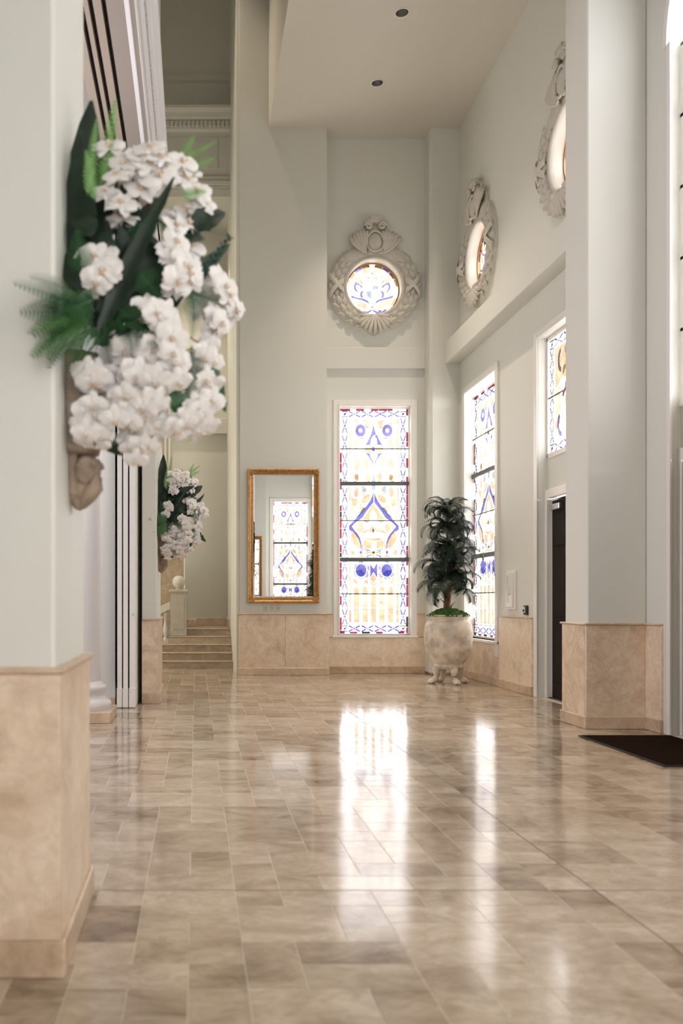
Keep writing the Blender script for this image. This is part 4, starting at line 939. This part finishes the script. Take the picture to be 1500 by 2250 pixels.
FL = fern('fern_frond', .40, .20, M['fernl'], .25); FD = fern('fern_frond', .44, .24, M['fernd'], .3); FB = fern('fern_frond', .44, .24, M['fernb'], .3); FM = fern('fern_frond', .30, .17, M['leafm'], .5); EU = euca('eucalyptus_sprig', .30, M['leafg'])
def aim(d, up=(0, 0, 1), roll=0.0):               # rotation that lays local x along d with local z near up
    x = Vector(d).normalized(); z = Vector(up) - x*Vector(up).dot(x); z = z.normalized() if z.length > 1e-4 else Vector((1, 0, 0)); y = z.cross(x)
    return (Matrix((x, y, z)).transposed() @ Matrix.Rotation(roll, 3, 'X')).to_euler()
def face(nrm, roll=0.0):                          # rotation that turns a bloom's face (local z) to nrm, lip down
    z = Vector(nrm).normalized(); x = Vector((0, 0, 1)).cross(z); x = x.normalized() if x.length > 1e-3 else Vector((1, 0, 0)); y = z.cross(x)
    return (Matrix((x, y, z)).transposed() @ Matrix.Rotation(roll, 3, 'Z')).to_euler()

def build_bracket(loc, label):
    e = tag(empty('wall_bracket', loc), label, 'wall bracket', 'carved brackets under the flowers')
    MB().lathe([(0, .40), (.155, .40), (.165, .42), (.175, .40), (.17, .37), (.15, .34), (.145, .28), (.135, .20), (.11, .13), (.085, .10), (.08, .06), (0, .06)], 24, (0, 0, .15), -PI/2, PI/2, sx=1.0, sy=.95).build('basin', M['corbel'], e, 50)
    MB().lathe([(0, .205), (.11, .205), (.12, .19), (.115, .17), (.10, .16), (0, .16)], 20, (0, 0, .02), -PI/2, PI/2).build('moulding', M['corbel'], e, 40)
    b = MB(); b.ball((.062, 0, .115), (.060, .085, .075), None, 14, 10); b.ball((.045, 0, .045), (.044, .060, .05), None, 12, 8); b.ball((.03, 0, -.005), (.028, .036, .035), None, 10, 7); b.build('corbel_body', M['corbel'], e, 180)
    for sg in (-1, 0, 1):
        v = MB(); v.tube(spiral((.085 - .02*abs(sg), sg*.062, .125), .036, 1.3, 1, 18), .017, 7); v.build('acanthus_scroll', M['corbel'], e, 180)
        v = MB(); v.tube([(.108, sg*.05, .10), (.10, sg*.048, .06), (.072, sg*.04, .02), (.05, sg*.02, -.015), (.03, 0, -.035)], [.014, .028, .026, .018, .008], 8); v.build('acanthus_leaf', M['corbel'], e, 180)
    MB().prism([(-.09, .55), (-.05, .02), (0, -.02), (.05, .02), (.09, .55)], 'x', 0, .03).build('back_plate', M['corbel'], e)
    return e

def build_flowers(loc, label, seed, sc_=1.0, near=True):
    """local frame: x out from the pier, y away from the entrance end, z up; metres from the bracket's foot"""
    r = random.Random(seed); e = tag(empty('flower_arrangement', loc), label, 'flowers', 'white orchid arrangements on the piers')
    K = .001854*sc_
    def P(px, py, dy=0.0):                         # place on the arrangement's side view, dy in depth
        f = (3.43 + dy)/3.43
        return Vector((((px - CX)*f - (154 - CX))*K, dy*sc_, (-(py - CY)*f + (1100 - CY))*K))
    core = P(250, 640)
    def put(n, m, pos, rot, s): link(n, m, e, pos, rot, s*sc_)
    def bloom(pos, s=1.0):
        out = (pos - core); out.y *= .6; nrm = out.normalized()*.75 + Vector((r.uniform(-.35, .35), -.75 + r.uniform(-.35, .35), r.uniform(-.35, .2)))
        put('orchid', ORC[r.randrange(4)], pos, face(nrm, r.uniform(-.5, .5)), s*r.uniform(.9, 1.12))
    clusters = [  # polyline in the side view, how many, spread, depth, size
        ([(262, 322), (252, 390), (262, 440), (262, 490)], 13, 20, -.12, .95), ([(300, 345), (330, 330), (345, 365), (320, 405), (365, 335)], 9, 17, -.14, 1.15),
        ([(375, 355), (415, 400), (428, 440), (405, 490), (378, 480)], 15, 17, -.05, .95), ([(372, 530), (400, 560), (425, 590), (395, 640)], 17, 18, -.08, 1.0),
        ([(455, 600), (490, 615), (512, 645), (520, 692)], 8, 9, .02, .95), ([(320, 680), (350, 690), (372, 740), (385, 795), (382, 845)], 12, 12, -.2, 1.0),
        ([(450, 650), (470, 720), (462, 770)], 12, 20, .03, .9), ([(445, 760), (450, 830), (440, 890), (425, 940)], 30, 18, -.02, .9),
        ([(255, 765), (290, 770), (330, 760)], 9, 20, -.14, 1.0), ([(250, 800), (330, 830), (330, 910), (260, 900), (300, 860)], 40, 36, -.17, .98), ([(340, 920), (290, 945), (380, 935), (405, 930)], 16, 18, -.08, .9),
        ([(198, 810), (208, 850)], 6, 12, -.2, 1.1), ([(205, 900), (195, 930), (208, 980)], 12, 16, -.18, .95), ([(265, 970), (290, 990), (305, 1000), (330, 965)], 10, 15, -.05, .85),
        ([(210, 560), (218, 590), (205, 630)], 9, 15, -.22, 1.05)]
    nb = 0
    for poly, n, sp, dy, s in clusters:
        for k in range(n):
            t = (k + r.random())/n*(len(poly)-1); i = min(len(poly)-2, int(t)); a = t - i
            x = poly[i][0]*(1-a) + poly[i+1][0]*a + r.gauss(0, sp*.55); y = poly[i][1]*(1-a) + poly[i+1][1]*a + r.gauss(0, sp*.6)
            p = P(x, y, dy + r.uniform(-.07, .07))
            if p.x < .03: p.x = .03 + r.random()*.02
            bloom(p, s*1.08)
        st_ = MB(); pts = [core.lerp(P(poly[0][0], poly[0][1], dy), .5)] + [P(x, y, dy + .03) for x, y in poly]; st_.tube(pts, .0035, 5); st_.build('flower_stem', M['stem'], e, 180)
    # greenery: (mesh, root px, tip px, depth at root and tip, scale, up vector)
    V = (0, -1, 0)
    G = [('broad_leaf', BIG, (168, 700), (192, 232), -.02, -.02, 1.0), ('broad_leaf', BIG, (190, 720), (165, 300), -.10, -.16, .92), ('strap_leaf', SWORD, (215, 745), (366, 388), -.22, -.28, 1.0), ('strap_leaf', SWORD, (225, 700), (330, 470), -.12, -.18, .85), ('strap_leaf', SWORD, (240, 720), (300, 400), -.10, -.12, .95),
         ('leaf', LM, (200, 520), (165, 450), -.2, -.2, .8), ('leaf', LM, (240, 560), (180, 480), -.15, -.2, .9), ('leaf', LM, (270, 620), (200, 700), -.14, -.2, 1.1), ('leaf', LM, (300, 620), (390, 520), -.12, -.12, 1.0), ('leaf', LM, (300, 640), (380, 600), -.12, -.1, 1.0),
         ('leaf', LM, (280, 700), (160, 640), -.10, -.2, 1.2), ('leaf', LM, (300, 560), (320, 430), -.05, -.05, 1.1), ('leaf', LM, (300, 340), (350, 335), -.04, -.03, .6), ('leaf', LM, (420, 500), (492, 455), -.03, -.04, .8), ('leaf', LM, (390, 520), (440, 500), -.05, -.06, .8), ('leaf', LM, (360, 600), (440, 540), -.02, -.02, 1.0),
         ('leaf', LG, (400, 640), (500, 530), .0, .02, .9), ('leaf', LF, (440, 800), (503, 880), -.02, -.03, .9), ('leaf', LF, (380, 860), (400, 905), -.1, -.12, .8), ('leaf', LM, (230, 960), (255, 1000), -.1, -.1, .5), ('leaf', LM, (180, 640), (150, 520), -.2, -.2, 1.0), ('leaf', LM, (250, 700), (330, 640), -.2, -.2, 1.0), ('leaf', LM, (250, 650), (300, 560), -.2, -.2, 1.0),
         ('eucalyptus_sprig', EU, (430, 620), (502, 522), .0, .0, .9),
         ('fern_frond', FL, (190, 430), (212, 262), -.22, -.25, .36), ('fern_frond', FL, (205, 440), (190, 330), -.24, -.28, .34), ('fern_frond', FL, (225, 410), (250, 215), -.10, -.08, .5), ('fern_frond', FL, (215, 430), (245, 270), -.14, -.14, .4), ('fern_frond', FL, (375, 370), (470, 300), -.02, .0, .45), ('fern_frond', FL, (385, 385), (468, 338), -.02, -.02, .42), ('fern_frond', FL, (380, 380), (425, 290), .0, .02, .4), ('fern_frond', FL, (400, 430), (450, 415), -.1, -.1, .4),
         ('fern_frond', FB, (190, 700), (62, 745), -.3, -.6, .7), ('fern_frond', FB, (190, 700), (90, 765), -.32, -.55, .7), ('fern_frond', FB, (185, 690), (70, 705), -.3, -.6, .6), ('fern_frond', FD, (190, 690), (60, 600), -.3, -.62, .8), ('fern_frond', FD, (180, 660), (95, 585), -.3, -.55, .8), ('fern_frond', FD, (190, 680), (65, 740), -.3, -.6, .9), ('fern_frond', FD, (190, 700), (100, 770), -.3, -.5, .85), ('fern_frond', FD, (200, 640), (130, 650), -.3, -.5, .8), ('fern_frond', FD, (190, 690), (75, 680), -.3, -.55, .8), ('fern_frond', FD, (185, 650), (70, 640), -.3, -.58, .7), ('fern_frond', FD, (190, 700), (125, 760), -.3, -.48, .9), ('fern_frond', FD, (180, 680), (100, 640), -.28, -.5, .8), ('fern_frond', FD, (195, 720), (150, 790), -.3, -.45, .7), ('fern_frond', FD, (200, 660), (85, 705), -.32, -.5, .9), ('fern_frond', FD, (180, 600), (165, 520), -.25, -.35, .6),
         ('fern_frond', FM, (260, 680), (340, 735), -.2, -.26, 1.0), ('fern_frond', FM, (270, 690), (290, 750), -.2, -.28, .9), ('fern_frond', FM, (210, 720), (165, 790), -.25, -.3, .9), ('fern_frond', FM, (230, 700), (215, 770), -.22, -.3, .9), ('fern_frond', FM, (400, 640), (490, 660), -.05, -.04, .9), ('fern_frond', FM, (300, 600), (360, 640), -.18, -.2, 1.0), ('fern_frond', FM, (420, 650), (440, 720), -.12, -.14, .8), ('fern_frond', FM, (420, 760), (410, 880), -.1, -.12, .9),
         ('fern_frond', FM, (340, 480), (400, 510), -.14, -.16, .7)]
    for name, me, a, b, da, db, s in G:
        p, q = P(*a, da), P(*b, db)
        L0 = {'broad_leaf': .82, 'strap_leaf': .62}.get(name, .44 if me in (FD, FB) else .40 if me is FL else .30 if me in (LM, FM, EU) else .24 if me is LG else .22)
        L = (q-p).length/sc_; x = link(name, me, e, p, aim(q-p, Vector((r.uniform(-.4, .4), -1, r.uniform(-.1, .5))), r.uniform(-.3, .3)), sc_)
        x.scale = (L/L0*sc_*1.05, s*sc_, s*sc_)
    for k in range(34):                            # dark leaves filling the heart
        a = r.uniform(0, 2*PI); p = core + Vector((r.uniform(-.10, .12), r.uniform(-.12, .14), r.uniform(-.24, .28)))*sc_
        p.x = max(.05, p.x); d = Vector((r.uniform(-.2, .9), r.uniform(-.9, .5), r.uniform(-.7, .9)))
        if p.x + d.normalized().x*.25 < .03: d.x = abs(d.x)
        put('leaf', (LM, LM, LF, LM)[k % 4], p, aim(d, (r.uniform(-.5, .5), -1, .5)), r.uniform(.7, 1.0))
    return e
build_bracket((-.507, 3.43, 1.755), 'carved stone bracket on the nearer pier, under the large orchid arrangement')
build_flowers((-.51, 3.43, 1.755), 'large arrangement of white orchids, ferns and dark leaves on the nearer pier', 11)
build_bracket((-.507, 11.5, 1.76), 'carved stone bracket on the farther pier, beside the stair hall')
build_flowers((-.51, 11.5, 1.76), 'smaller looking arrangement of white orchids and dark leaves on the farther pier', 23, .96)
